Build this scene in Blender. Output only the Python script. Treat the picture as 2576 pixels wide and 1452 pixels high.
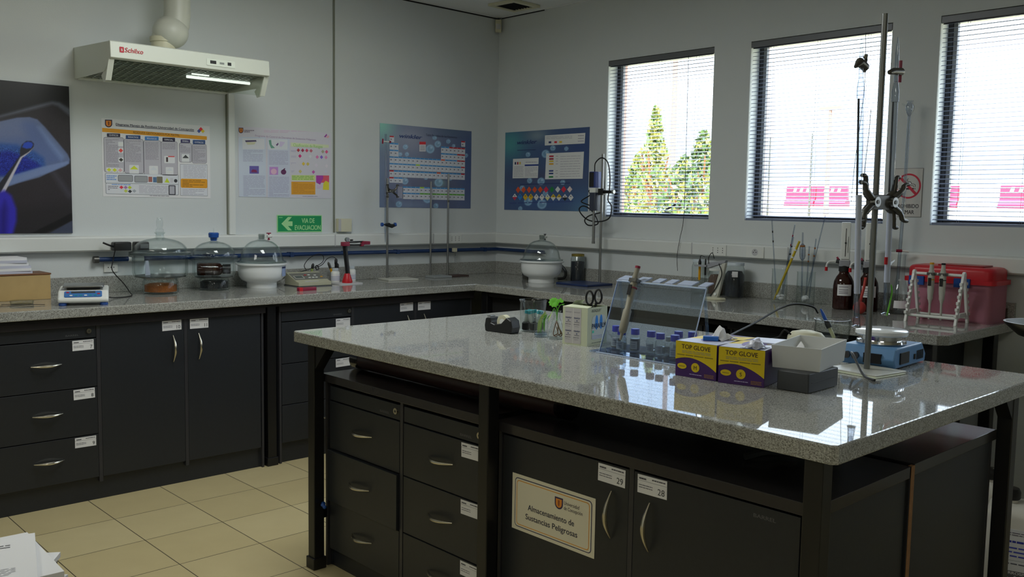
import bpy, bmesh, math, random
from mathutils import Vector, Matrix, Euler
for o in list(bpy.data.objects): bpy.data.objects.remove(o)
S = bpy.context.scene; COL = S.collection; PI = math.pi
R = math.radians
rnd = random.Random(7)

def lin(c):
    return tuple(((v/255)/12.92 if v/255 <= .04045 else ((v/255+.055)/1.055)**2.4) for v in c)

# ------------------------------------------------------------------ camera, sky, lamps, exposure
cam_d = bpy.data.cameras.new('camera'); cam = bpy.data.objects.new('camera', cam_d); COL.objects.link(cam)
cam_d.sensor_width = 36; cam_d.lens = 36*2309.5/2576; cam_d.clip_start = .05; cam_d.clip_end = 400
yaw, pitch, roll = .8137, -.0895, .0168
cy, sy, cp, sp = math.cos(yaw), math.sin(yaw), math.cos(pitch), math.sin(pitch)
fw = Vector((cy*cp, sy*cp, sp)); rt = Vector((sy, -cy, 0)); up = rt.cross(fw)
r2 = math.cos(roll)*rt + math.sin(roll)*up; u2 = -math.sin(roll)*rt + math.cos(roll)*up
cam.matrix_world = Matrix(((r2.x, u2.x, -fw.x, -4.4783), (r2.y, u2.y, -fw.y, -4.9154), (r2.z, u2.z, -fw.z, 1.3818), (0, 0, 0, 1)))
S.camera = cam
S.view_settings.view_transform = 'Standard'; S.view_settings.look = 'None'
S.cycles.transparent_max_bounces = 40; S.cycles.use_denoising = True
S.view_settings.gamma = 1; S.view_settings.exposure = 0.0; S.view_settings.use_curve_mapping = False

W = bpy.data.worlds.new('sky'); S.world = W; W.use_nodes = True
nt = W.node_tree; nt.nodes.clear()
out = nt.nodes.new('ShaderNodeOutputWorld'); bg = nt.nodes.new('ShaderNodeBackground')
tc = nt.nodes.new('ShaderNodeTexCoord'); sep = nt.nodes.new('ShaderNodeSeparateXYZ'); cr = nt.nodes.new('ShaderNodeValToRGB')
nt.links.new(tc.outputs['Generated'], sep.inputs[0]); nt.links.new(sep.outputs['Z'], cr.inputs[0])
e = cr.color_ramp.elements
e[0].position = 0.0; e[0].color = (.060, .074, .086, 1)
e[1].position = 1; e[1].color = (.80, .88, 1.0, 1)
x = e.new(.045); x.color = (.070, .084, .098, 1); x = e.new(.10); x.color = (.135, .155, .18, 1); x = e.new(.28); x.color = (.19, .215, .245, 1); x = e.new(.5); x.color = (.42, .47, .53, 1)
nt.links.new(cr.outputs[0], bg.inputs[0]); bg.inputs[1].default_value = 20.0
nt.links.new(bg.outputs[0], out.inputs[0])

sd = bpy.data.lights.new('sun', 'SUN'); sd.energy = 9; sd.angle = R(1); sd.color = (1, .97, .92)
so = bpy.data.objects.new('sun', sd); COL.objects.link(so); so.rotation_euler = Vector((.6, .45, -.8)).to_track_quat('-Z', 'Y').to_euler()
def area(name, loc, rot, sx, sy_, power, color, portal=False, spread=None):
    d = bpy.data.lights.new(name, 'AREA'); d.shape = 'RECTANGLE'; d.size = sx; d.size_y = sy_
    d.energy = power; d.color = color
    if spread: d.spread = spread
    o = bpy.data.objects.new(name, d); COL.objects.link(o); o.location = loc; o.rotation_euler = rot
    if portal: d.cycles.is_portal = True
    return o
WIN_Y = [(-1.03, -1.82), (-2.06, -2.85), (-3.08, -3.87), (-4.11, -4.90), (-5.13, -5.92)]
for a_, b_ in WIN_Y:
    area('window_portal', (.21, (a_+b_)/2, 1.81), (0, R(90), 0), 1.0, .8, 1, (1, 1, 1), portal=True)
# fluorescent ceiling panels of the room (see ceiling_light below)
LAMPS = [(-2.55, -1.9), (-5.2, -1.9), (-4.6, -5.3), (-6.6, -5.3)]
for (lx, ly), pw_ in zip(LAMPS, (25, 7, 7, 5)):
    area('ceiling_lamp_light', (lx, ly, 2.655), (0, 0, 0), .58, 1.16, pw_, (.92, .98, 1.0))

# ------------------------------------------------------------------ materials
M = {}
def mat(name, rgb, rough=.5, metal=0, spec=.5, coat=0, noise=None, bump=None, emit=None, trans=0, alpha=1, sss=0):
    if name in M: return M[name]
    m = bpy.data.materials.new(name); m.use_nodes = True; n = m.node_tree; p = n.nodes['Principled BSDF']
    c = lin(rgb); p.inputs['Base Color'].default_value = (*c, 1)
    p.inputs['Roughness'].default_value = rough; p.inputs['Metallic'].default_value = metal
    p.inputs['Specular IOR Level'].default_value = spec; p.inputs['Coat Weight'].default_value = coat
    p.inputs['Transmission Weight'].default_value = trans
    if emit: p.inputs['Emission Color'].default_value = (*lin(rgb), 1); p.inputs['Emission Strength'].default_value = emit
    t = n.nodes.new('ShaderNodeTexCoord')
    if noise:                                   # (scale, amount) slight tone variation
        nz = n.nodes.new('ShaderNodeTexNoise'); nz.inputs['Scale'].default_value = noise[0]; nz.inputs['Detail'].default_value = 5
        n.links.new(t.outputs['Object'], nz.inputs['Vector'])
        mx = n.nodes.new('ShaderNodeMix'); mx.data_type = 'RGBA'
        mx.inputs[6].default_value = (*[v*(1-noise[1]) for v in c], 1); mx.inputs[7].default_value = (*[min(1, v*(1+noise[1])) for v in c], 1)
        n.links.new(nz.outputs[0], mx.inputs[0]); n.links.new(mx.outputs[2], p.inputs['Base Color'])
    if bump:
        nb = n.nodes.new('ShaderNodeTexNoise'); nb.inputs['Scale'].default_value = bump[0]; nb.inputs['Detail'].default_value = 4
        n.links.new(t.outputs['Object'], nb.inputs['Vector'])
        b = n.nodes.new('ShaderNodeBump'); b.inputs['Strength'].default_value = bump[1]; b.inputs['Distance'].default_value = .01
        n.links.new(nb.outputs[0], b.inputs['Height']); n.links.new(b.outputs[0], p.inputs['Normal'])
    M[name] = m; return m

def clear(name, tint=(250, 252, 252), edge=(226, 232, 230), rough=.02, refl=.8, base=.01, pos=.55, gcol=None):
    """clear thin-walled glass or plastic: see-through with fresnel gloss, darker where the wall is seen edge-on"""
    if name in M: return M[name]
    m = bpy.data.materials.new(name); m.use_nodes = True; n = m.node_tree; n.nodes.clear()
    o = n.nodes.new('ShaderNodeOutputMaterial'); tr = n.nodes.new('ShaderNodeBsdfTransparent'); gl = n.nodes.new('ShaderNodeBsdfGlossy')
    gl.inputs['Roughness'].default_value = rough
    if gcol: gl.inputs[0].default_value = (*lin(gcol), 1)
    lw = n.nodes.new('ShaderNodeLayerWeight'); lw.inputs['Blend'].default_value = .5
    rp = n.nodes.new('ShaderNodeValToRGB'); rp.color_ramp.elements[0].color = (*lin(tint), 1); rp.color_ramp.elements[1].color = (*lin(edge), 1)
    rp.color_ramp.elements[0].position = pos; rp.color_ramp.elements[1].position = 1
    n.links.new(lw.outputs['Facing'], rp.inputs[0]); n.links.new(rp.outputs[0], tr.inputs[0])
    pw = n.nodes.new('ShaderNodeMath'); pw.operation = 'POWER'; pw.inputs[1].default_value = 5.0; n.links.new(lw.outputs['Facing'], pw.inputs[0])
    ml = n.nodes.new('ShaderNodeMath'); ml.operation = 'MULTIPLY_ADD'; ml.inputs[1].default_value = .75*refl; ml.inputs[2].default_value = .035*refl+base
    ml.use_clamp = True; n.links.new(pw.outputs[0], ml.inputs[0])
    mx = n.nodes.new('ShaderNodeMixShader'); n.links.new(ml.outputs[0], mx.inputs[0]); n.links.new(tr.outputs[0], mx.inputs[1]); n.links.new(gl.outputs[0], mx.inputs[2])
    n.links.new(mx.outputs[0], o.inputs[0]); M[name] = m; return m

def granite():
    m = bpy.data.materials.new('granite'); m.use_nodes = True; n = m.node_tree; p = n.nodes['Principled BSDF']
    t = n.nodes.new('ShaderNodeTexCoord')
    def nz(scale, detail, rough=.6):
        a = n.nodes.new('ShaderNodeTexNoise'); a.inputs['Scale'].default_value = scale; a.inputs['Detail'].default_value = detail
        a.inputs['Roughness'].default_value = rough; n.links.new(t.outputs['Object'], a.inputs['Vector']); return a
    v = n.nodes.new('ShaderNodeTexVoronoi'); v.inputs['Scale'].default_value = 430; n.links.new(t.outputs['Object'], v.inputs['Vector'])
    r1 = n.nodes.new('ShaderNodeValToRGB'); el = r1.color_ramp.elements
    el[0].position = .0; el[0].color = (*lin((108, 108, 104)), 1); el[1].position = 1; el[1].color = (*lin((196, 197, 192)), 1)
    a = el.new(.22); a.color = (*lin((134, 134, 129)), 1); a = el.new(.42); a.color = (*lin((168, 169, 164)), 1)
    n.links.new(v.outputs['Color'], r1.inputs[0])
    b = nz(260, 5); r2_ = n.nodes.new('ShaderNodeValToRGB'); r2_.color_ramp.elements[0].position = .38; r2_.color_ramp.elements[0].color = (.52, .51, .49, 1)
    r2_.color_ramp.elements[1].position = .56; r2_.color_ramp.elements[1].color = (1, 1, 1, 1); n.links.new(b.outputs[0], r2_.inputs[0])
    mx = n.nodes.new('ShaderNodeMix'); mx.data_type = 'RGBA'; mx.blend_type = 'MULTIPLY'; mx.inputs[0].default_value = .85
    n.links.new(r1.outputs[0], mx.inputs[6]); n.links.new(r2_.outputs[0], mx.inputs[7]); n.links.new(mx.outputs[2], p.inputs['Base Color'])
    p.inputs['Roughness'].default_value = .03; p.inputs['Specular IOR Level'].default_value = .48
    M['granite'] = m; return m
granite()

def floor_mat():
    m = bpy.data.materials.new('floor_tile'); m.use_nodes = True; n = m.node_tree; p = n.nodes['Principled BSDF']
    t = n.nodes.new('ShaderNodeTexCoord'); mp = n.nodes.new('ShaderNodeMapping'); mp.inputs['Location'].default_value = (3.3945+10/3, .9409+15, 0)
    n.links.new(t.outputs['Object'], mp.inputs['Vector'])
    b = n.nodes.new('ShaderNodeTexBrick'); b.offset = 0; b.squash = 1
    b.inputs['Scale'].default_value = 1; b.inputs['Brick Width'].default_value = .3337; b.inputs['Row Height'].default_value = .3337
    b.inputs['Mortar Size'].default_value = .0019; b.inputs['Mortar Smooth'].default_value = .1; b.inputs['Bias'].default_value = 0
    b.inputs['Color1'].default_value = (*lin((203, 189, 146)), 1); b.inputs['Color2'].default_value = (*lin((196, 181, 137)), 1); b.inputs['Mortar'].default_value = (*lin((72, 66, 52)), 1)
    n.links.new(mp.outputs[0], b.inputs['Vector'])
    z = n.nodes.new('ShaderNodeTexNoise'); z.inputs['Scale'].default_value = 7; z.inputs['Detail'].default_value = 6; n.links.new(t.outputs['Object'], z.inputs['Vector'])
    r = n.nodes.new('ShaderNodeValToRGB'); r.color_ramp.elements[0].color = (.86, .85, .82, 1); r.color_ramp.elements[1].color = (1, 1, 1, 1); n.links.new(z.outputs[0], r.inputs[0])
    mx = n.nodes.new('ShaderNodeMix'); mx.data_type = 'RGBA'; mx.blend_type = 'MULTIPLY'; mx.inputs[0].default_value = 1
    n.links.new(b.outputs['Color'], mx.inputs[6]); n.links.new(r.outputs[0], mx.inputs[7]); n.links.new(mx.outputs[2], p.inputs['Base Color'])
    p.inputs['Roughness'].default_value = .42; M['floor_tile'] = m
floor_mat()

mat('wall', (210, 215, 216), .75, noise=(1.3, .03), bump=(160, .05))
mat('ceiling', (228, 230, 230), .85)
mat('laminate', (35, 38, 43), .42, noise=(60, .18))
mat('laminate_top', (46, 44, 46), .2, noise=(60, .1))
mat('laminate_edge', (50, 50, 54), .42)
mat('gap_black', (12, 12, 13), .8)
mat('steel_black', (19, 19, 21), .35)
mat('chipboard', (140, 98, 52), .7, noise=(70, .35))
mat('nickel', (206, 200, 184), .26, 1)
mat('chrome', (215, 217, 220), .12, 1)
mat('steel', (165, 166, 166), .3, 1)
mat('steel_dull', (105, 104, 100), .4, 1)
mat('white_plastic', (226, 228, 224), .35)
mat('trunking', (222, 225, 222), .4)
mat('hood_white', (214, 219, 208), .38)
mat('hood_grille', (150, 158, 148), .45, .3)
mat('cream', (206, 203, 176), .45)
mat('paper', (228, 228, 230), .8)
mat('paper_grey', (190, 190, 192), .8)
mat('black', (16, 16, 17), .4)
mat('rubber', (24, 24, 25), .55)
mat('black_gloss', (14, 14, 15), .12)
mat('dark_grey', (62, 64, 67), .45)
mat('red', (190, 22, 36), .35)
mat('maroon', (134, 16, 52), .35)
mat('blue_cap', (30, 44, 190), .35)
mat('blue', (24, 78, 160), .4)
mat('navy_metal', (24, 46, 92), .35)
mat('pipe_blue', (20, 50, 96), .35)
mat('teal', (18, 140, 150), .4)
mat('yellow', (222, 160, 10), .4)
mat('orange', (226, 150, 22), .6)
mat('wood', (186, 158, 106), .5, noise=(9, .22))
mat('wood_dark', (118, 76, 42), .5)
mat('porcelain', (232, 235, 235), .12)
mat('amber', (44, 15, 8), .08)
mat('dark_beads', (16, 22, 30), .5, bump=(300, .8))
mat('orange_beads', (176, 98, 24), .5, noise=(160, .5), bump=(300, .8))
mat('blind', (128, 138, 160), .35, .3)
mat('blind_rail', (112, 114, 118), .4, .3)
mat('frame_black', (22, 25, 36), .4)
mat('leaf', (96, 178, 40), .5)
mat('leaf_pale', (176, 198, 110), .5)
mat('root', (96, 62, 34), .7)
mat('bulb_red', (176, 54, 46), .5)
mat('green_sign', (0, 148, 84), .5)
mat('green_pale', (168, 226, 158), .5)
mat('stirrer_blue', (94, 140, 186), .4)
mat('clamp', (84, 82, 77), .35, .6)
clear('glass'); clear('glass_tube', (226, 232, 240), (44, 50, 62), .02, 1, .08, .2); clear('pane', (250, 252, 252), (220, 230, 228), .01, .6, 0)
clear('acrylic', (226, 236, 248), (90, 130, 200), .02, 1.0, .09)
clear('glass_amber', (96, 44, 18), (40, 14, 6))
clear('plastic_pink', (226, 176, 192), (170, 110, 130), .7, .5, .42, .55, (236, 178, 196))
clear('water', (225, 238, 250), (140, 170, 200), .02, 1, .05)
clear('glass_frost', (206, 210, 208), (120, 124, 122), .25, .8, .12)

def cmat(rgb, rough=.6):
    c_ = lin(rgb); k_ = min(1.35, .80/max(max(c_), .001)); rgb = [int(round(255*((v*k_)**(1/2.2)))) for v in c_]
    k = 'ink_%d_%d_%d' % tuple(rgb); return mat(k, rgb, rough)

# ------------------------------------------------------------------ mesh building
class MB:
    def __init__(s): s.v = []; s.f = []; s.m = []; s.slots = []; s.sm = []
    def _mi(s, m):
        m = M[m] if isinstance(m, str) else m
        if m not in s.slots: s.slots.append(m)
        return s.slots.index(m)
    def add(s, vs, fs, m, smooth=False, T=None):
        b = len(s.v); k = s._mi(m)
        for v in vs:
            v = Vector(v); s.v.append(T @ v if T else v)
        for f in fs: s.f.append([b+i for i in f]); s.m.append(k); s.sm.append(smooth)
        return s
    def box(s, x0, x1, y0, y1, z0, z1, m, T=None):
        vs = [(x, y, z) for x in (x0, x1) for y in (y0, y1) for z in (z0, z1)]
        return s.add(vs, [(0, 1, 3, 2), (4, 6, 7, 5), (0, 4, 5, 1), (2, 3, 7, 6), (0, 2, 6, 4), (1, 5, 7, 3)], m, T=T)
    def rbox(s, x0, x1, y0, y1, z0, z1, r, m, T=None, n=4, top=0):
        """box with corners rounded in plan (r); 'top' rounds the upper rim as well"""
        pts = []
        for cx, cy_, a0 in ((x1-r, y1-r, 0), (x0+r, y1-r, 90), (x0+r, y0+r, 180), (x1-r, y0+r, 270)):
            for i in range(n+1):
                a = R(a0+90*i/n); pts.append((cx+r*math.cos(a), cy_+r*math.sin(a)))
        k = len(pts); lv = [(z0, 0)]
        if top:
            for i in range(4): a = R(30*i); lv.append((z1-top+top*math.sin(a), top*(1-math.cos(a))))
        else: lv.append((z1, 0))
        cx, cy_ = (x0+x1)/2, (y0+y1)/2; vs = []
        for z, d in lv:
            fx = 1-2*d/(x1-x0); fy = 1-2*d/(y1-y0)
            vs += [(cx+(px-cx)*fx, cy_+(py-cy_)*fy, z) for px, py in pts]
        fs = [tuple(range(k))[::-1], tuple(range(k*(len(lv)-1), k*len(lv)))]
        for l in range(len(lv)-1):
            fs += [(l*k+i, l*k+(i+1) % k, (l+1)*k+(i+1) % k, (l+1)*k+i) for i in range(k)]
        return s.add(vs, fs, m, True, T)
    def prism(s, poly, a0, a1, m, axis='y', T=None):
        """extrude a 2-D outline (u, w) along an axis: 'y' -> (u, a, w), 'x' -> (a, u, w), 'z' -> (u, w, a)"""
        g = {'y': lambda p, a: (p[0], a, p[1]), 'x': lambda p, a: (a, p[0], p[1]), 'z': lambda p, a: (p[0], p[1], a)}[axis]
        n = len(poly); vs = [g(p, a0) for p in poly]+[g(p, a1) for p in poly]
        return s.add(vs, [tuple(range(n)), tuple(range(2*n-1, n-1, -1))]+[(i, i+n, (i+1) % n+n, (i+1) % n) for i in range(n)], m, T=T)
    def lathe(s, prof, m, n=32, c=(0, 0, 0), T=None, smooth=True, cap=True):
        vs = []; fs = []; k = len(prof)
        for r, z in prof:
            for i in range(n):
                a = 2*PI*i/n; vs.append((c[0]+r*math.cos(a), c[1]+r*math.sin(a), c[2]+z))
        for j in range(k-1):
            for i in range(n): fs.append((j*n+i, j*n+(i+1) % n, (j+1)*n+(i+1) % n, (j+1)*n+i))
        if cap:
            if prof[0][0] > 1e-5: fs.append(tuple(range(n))[::-1])
            if prof[-1][0] > 1e-5: fs.append(tuple(range((k-1)*n, k*n)))
        return s.add(vs, fs, m, smooth, T)
    def tube(s, path, r, m, n=8, cap=True, T=None, smooth=True):
        P = [Vector(p) for p in path]; K = len(P); rs = r if isinstance(r, (list, tuple)) else [r]*K
        vs = []; fs = []; ref = None
        for i, p in enumerate(P):
            d = (P[min(i+1, K-1)]-P[max(i-1, 0)]).normalized()
            if ref is None: ref = Vector((0, 0, 1)) if abs(d.z) < .9 else Vector((1, 0, 0))
            u = (ref-d*ref.dot(d)).normalized(); ref = u; w = d.cross(u)
            for j in range(n):
                a = 2*PI*j/n; vs.append(p+(u*math.cos(a)+w*math.sin(a))*rs[i])
        for i in range(K-1):
            for j in range(n): fs.append((i*n+j, i*n+(j+1) % n, (i+1)*n+(j+1) % n, (i+1)*n+j))
        if cap: fs += [tuple(range(n))[::-1], tuple(range((K-1)*n, K*n))]
        return s.add(vs, fs, m, smooth, T)
    def cyl(s, p0, p1, r, m, n=16, r1=None, T=None):
        return s.tube([p0, p1], [r, r if r1 is None else r1], m, n, T=T)
    def ball(s, c, r, m, n=16, sq=(1, 1, 1), T=None):
        vs = []; fs = []; k = n//2
        for j in range(k+1):
            b = -PI/2+PI*j/k
            for i in range(n):
                a = 2*PI*i/n; vs.append((c[0]+sq[0]*r*math.cos(b)*math.cos(a), c[1]+sq[1]*r*math.cos(b)*math.sin(a), c[2]+sq[2]*r*math.sin(b)))
        for j in range(k):
            for i in range(n): fs.append((j*n+i, j*n+(i+1) % n, (j+1)*n+(i+1) % n, (j+1)*n+i))
        return s.add(vs, fs, m, True, T)
    def build(s, name, parent=None, bevel=0, seg=2, loc=None, rot=None):
        me = bpy.data.meshes.new(name); me.from_pydata([tuple(v) for v in s.v], [], s.f)
        for m in s.slots: me.materials.append(m)
        me.polygons.foreach_set('material_index', s.m); me.polygons.foreach_set('use_smooth', s.sm)
        bm = bmesh.new(); bm.from_mesh(me); bmesh.ops.recalc_face_normals(bm, faces=bm.faces) if not getattr(s, 'flat', False) else None
        bm.to_mesh(me); bm.free()
        if any(s.sm): me.set_sharp_from_angle(angle=R(38))
        o = bpy.data.objects.new(name, me); COL.objects.link(o)
        if parent: o.parent = parent
        if loc: o.location = loc
        if rot: o.rotation_euler = rot
        if bevel:
            b = o.modifiers.new('bevel', 'BEVEL'); b.width = bevel; b.segments = seg; b.limit_method = 'ANGLE'; b.angle_limit = R(50)
        return o

def thing(name, label, cat, loc=(0, 0, 0), rz=0, group=None, rot=None):
    o = bpy.data.objects.new(name, None); COL.objects.link(o); o.empty_display_size = .05
    o.location = loc; o.rotation_euler = rot if rot else (0, 0, R(rz))
    o['label'] = label; o['category'] = cat
    if group: o['group'] = group
    return o
def tag(o, label, cat, group=None, loc=None, rz=None, kind=None):
    o['label'] = label; o['category'] = cat
    if group: o['group'] = group
    if kind: o['kind'] = kind
    if loc: o.location = loc
    if rz is not None: o.rotation_euler = (0, 0, R(rz))
    return o
def lab(o, t): o['label'] = t; return o
def struct(o, label=None):
    o['kind'] = 'structure'
    if label: o['label'] = label
    return o
def dup(root, loc, rz, label, group=None):
    r = root.copy(); COL.objects.link(r); r.location = loc; r.rotation_euler = (0, 0, R(rz)); r['label'] = label
    if group: r['group'] = group
    for ch in list(root.children):
        c = ch.copy(); COL.objects.link(c); c.parent = r
        for g in ch.children:
            d = g.copy(); COL.objects.link(d); d.parent = c
    return r
def bez(pts, n=12):
    """smooth curve through points (Catmull-Rom)"""
    P = [Vector(p) for p in pts]; P = [2*P[0]-P[1]]+P+[2*P[-1]-P[-2]]; o_ = []
    for i in range(1, len(P)-2):
        for k in range(n):
            t = k/n; a, b, c, d = P[i-1:i+3]
            o_.append(.5*((2*b)+(c-a)*t+(2*a-5*b+4*c-d)*t*t+(3*b-a-3*c+d)*t**3))
    o_.append(P[-2]); return o_
def rotz(a): return Matrix.Rotation(R(a), 4, 'Z')
def shift(x, y, z): return Matrix.Translation((x, y, z))

# ------------------------------------------------------------------ flat printed things
_T = {}
def text_mesh(t, bold=0, italic=0, sp_=1):
    k = (t, bold, italic, sp_)
    if k in _T: return _T[k]
    c = bpy.data.curves.new('t', 'FONT'); c.body = t; c.size = 1; c.offset = bold; c.shear = italic; c.resolution_u = 3; c.space_character = sp_
    o = bpy.data.objects.new('t', c); COL.objects.link(o); dg = bpy.context.evaluated_depsgraph_get()
    me = bpy.data.meshes.new_from_object(o.evaluated_get(dg))
    vs = [tuple(v.co) for v in me.vertices]; fs = [tuple(p.vertices) for p in me.polygons]
    bpy.data.objects.remove(o); bpy.data.meshes.remove(me); bpy.data.curves.remove(c)
    xs = [v[0] for v in vs] or [0]; ys = [v[1] for v in vs] or [0]
    _T[k] = (vs, fs, min(xs), max(xs), min(ys), max(ys)); return _T[k]

class Board:
    """a flat printed face: local x to the reader's right, z up, printed side towards -y; marks are thin raised layers"""
    def __init__(s, w, h, base, thick=.002, quad=None):
        s.w, s.h, s.mb, s.k, s.q = w, h, MB(), 0, quad
        s.mb.flat = False
        if base: s.mb.box(0, w, 0, thick, 0, h, base)
    def P(s, X, Y):
        if not s.q: return X, Y
        xl, xr, tl, tr, bl, br = s.q; u = (X-xl)/(xr-xl); T = tl+(tr-tl)*u; B = bl+(br-bl)*u
        return u*s.w, (B-Y)/(B-T)*s.h
    def lay(s): s.k += 1; return -(.0002+.00012*min(s.k, 8))
    def poly(s, pts, m, z=None, raw=False):
        y = -(.0003+.00025*(z or 1)); p = pts if raw else [s.P(*q) for q in pts]
        p = [(min(max(a, 0), s.w), min(max(b, 0), s.h)) for a, b in p]
        s.mb.add([(a, y, b) for a, b in p], [tuple(range(len(p)))], cmat(m) if isinstance(m, tuple) else m); return s
    def rect(s, x0, y0, x1, y1, m, z=1): return s.poly([(x0, y0), (x1, y0), (x1, y1), (x0, y1)], m, z)
    def rrect(s, x0, y0, x1, y1, r, m, z=1):
        p = []; sx = 1 if x1 > x0 else -1; sy_ = 1 if y1 > y0 else -1
        for cx, cy_, a0 in ((x1-r*sx, y1-r*sy_, 0), (x0+r*sx, y1-r*sy_, 90), (x0+r*sx, y0+r*sy_, 180), (x1-r*sx, y0+r*sy_, 270)):
            for i in range(5): a = R(a0+22.5*i); p.append((cx+sx*r*math.cos(a), cy_+sy_*r*math.sin(a)))
        return s.poly(p, m, z)
    def frame(s, x0, y0, x1, y1, r, t, m, inner, z=1):
        s.rrect(x0, y0, x1, y1, r, m, z); sx = 1 if x1 > x0 else -1; sy_ = 1 if y1 > y0 else -1
        return s.rrect(x0+t*sx, y0+t*sy_, x1-t*sx, y1-t*sy_, max(r-t, 1e-5), inner, z+1)
    def disc(s, x, y, r, m, z=1, ry=None, n=20):
        return s.poly([(x+r*math.cos(2*PI*i/n), y+(ry or r)*math.sin(2*PI*i/n)) for i in range(n)], m, z)
    def dia(s, x, y, r, m, z=1, ry=None): ry = ry or r; return s.poly([(x-r, y), (x, y-ry), (x+r, y), (x, y+ry)], m, z)
    def text(s, t, x, y, hgt, m, z=3, w=None, bold=.0, italic=0, align='l', dy=0):
        """x, y: board point of the left (or centre) of the text's base line; hgt in metres; w fits the width; dy slope rise"""
        vs, fs, a, b, c, d = text_mesh(t, 0, italic); px, py = s.P(x, y) if s.q else (x, y)
        k = hgt/.7; kx = k if not w else w/(b-a); off = px-(a*kx if align == 'l' else (a+b)/2*kx if align == 'c' else b*kx)
        yy = -(.0003+.00025*z); mm = cmat(m) if isinstance(m, tuple) else m
        for q_, (ox, oz) in enumerate([(0, 0)] if not bold else [(-1, 0), (1, 0), (0, 0), (0, .6), (0, -.6)]): s.mb.add([(off+v[0]*kx+ox*bold*kx, yy-.000008*q_, py+v[1]*k+oz*bold*k) for v in vs], fs, mm)
        return s
    def lines(s, x0, y0, x1, y1, n, m, z=2, fill=.45, seed=1):
        """n rows of small print too fine to read: broken bars"""
        q = random.Random(seed); st = (y1-y0)/n
        for i in range(n):
            y = y0+st*(i+.5); x = x0; dx = x1-x0
            while x < x1-.05*dx:
                l = dx*q.uniform(.1, .3); e_ = min(x+l, x1)
                s.rect(x, y-abs(st)*fill/2*(1 if st > 0 else -1), e_, y+abs(st)*fill/2*(1 if st > 0 else -1), m, z); x = e_+dx*.025
                if q.random() < .06: break
        return s
    def shield(s, x, y, w, h, z=3):
        """round-based shield, dark border, amber centre with a dark upright flame"""
        def sh(a, b, c):
            p = [(x-a, y-b*1.0), (x+a, y-b*1.0)]
            for i in range(9): t = R(180*i/8); p.append((x+a*math.cos(t), y+b*.15+b*.85*math.sin(t)))
            s.poly(p, c[0], c[1])
        sg = 1
        sh(w/2, h/2, ((44, 36, 60), z)); sh(w*.36, h*.37, ((214, 128, 30), z+1)); sh(w*.09, h*.26, ((120, 58, 20), z+2))
        return s
    def build(s, name, parent=None, **k): return s.mb.build(name, parent, **k)
# ------------------------------------------------------------------ room shell
H = .9; ZC = 2.706; XL, YF = -8.0, -9.0
struct(MB().box(XL-.2, .3, YF-.2, .2, -.1, 0, 'floor_tile').build('floor'))
c = MB().box(XL-.2, .26, YF-.2, .2, ZC, ZC+.1, 'ceiling')
struct(c.build('ceiling'))
w = MB(); w.box(XL-.2, .26, 0, .2, 0, ZC, 'wall'); struct(w.build('wall_left'))
w = MB(); ys = [0]
for a, b in WIN_Y: ys += [a, b]
ys.append(YF)
mat('wall_outside', (186, 150, 140), .85, noise=(3, .1))
for x0_, x1_, m_ in ((0, .135, 'wall'), (.135, .19, 'wall_outside')):
    for i in range(0, len(ys), 2): w.box(x0_, x1_, ys[i+1], ys[i], 0, ZC, m_)
    for a, b in WIN_Y: w.box(x0_, x1_, b, a, 0, 1.325, m_); w.box(x0_, x1_, b, a, 2.305, ZC, m_)
struct(w.build('wall_right'))
struct(MB().box(XL-.2, XL, YF, .2, 0, ZC, 'wall').build('wall_far_left'))
struct(MB().box(XL-.2, .26, YF-.2, YF, 0, ZC, 'wall').build('wall_behind'))
# panel joint and ceiling edge trims
struct(MB().box(-1.371, -1.358, -.0035, 0, 1.2, ZC, mat('seam_grey', (128, 132, 120), .7)).build('trim_1'))
t = MB(); t.box(XL, 0, -.004, 0, ZC-.012, ZC, 'gap_black'); struct(t.build('trim_2'))  # black strip painted in for the shadow gap under the ceiling
t = MB(); t.box(-.022, 0, YF, 0, ZC-.004, ZC, 'ceiling'); t.box(XL, 0, -.03, -.004, ZC-.004, ZC, 'ceiling'); struct(t.build('trim_3'))
t = MB(); t.box(-.004, 0, -.45, -.03, ZC-.010, ZC-.004, 'gap_black'); struct(t.build('trim_4'))

# ------------------------------------------------------------------ windows
for i, (a, b) in enumerate(WIN_Y):
    r = bpy.data.objects.new('window_%d' % (i+1), None); COL.objects.link(r); r.location = (0, b, 1.325); struct(r)
    wd, hh = a-b, .98; f = MB(); t_ = .024
    f.box(.088, .135, 0, t_, 0, hh, 'frame_black'); f.box(.088, .135, wd-t_, wd, 0, hh, 'frame_black')
    f.box(.088, .135, t_, wd-t_, 0, t_, 'frame_black'); f.box(.088, .135, t_, wd-t_, hh-t_, hh, 'frame_black')
    f.box(.09, .115, t_, t_+.02, t_, hh-t_, 'blind_rail'); f.box(.09, .115, wd-t_-.02, wd-t_, t_, hh-t_, 'blind_rail')
    f.build('window_frame', r, bevel=.002)
    MB().box(.10, .105, t_+.01, wd-t_-.01, t_, hh-t_, 'pane').build('window_pane', r)
    MB().box(.04, .088, 0.002, wd-.002, 0, .012, 'frame_black').build('window_sill', r)
    if i == 0:
        h = MB(); h.box(.07, .088, .33, .39, .02, .035, 'black'); h.tube(bez([(.06, .36, .045), (.055, .34, .055), (.05, .31, .065), (.05, .27, .085)], 6), [.006]*18+[.004], 'black'); h.build('window_latch', r)

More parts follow.
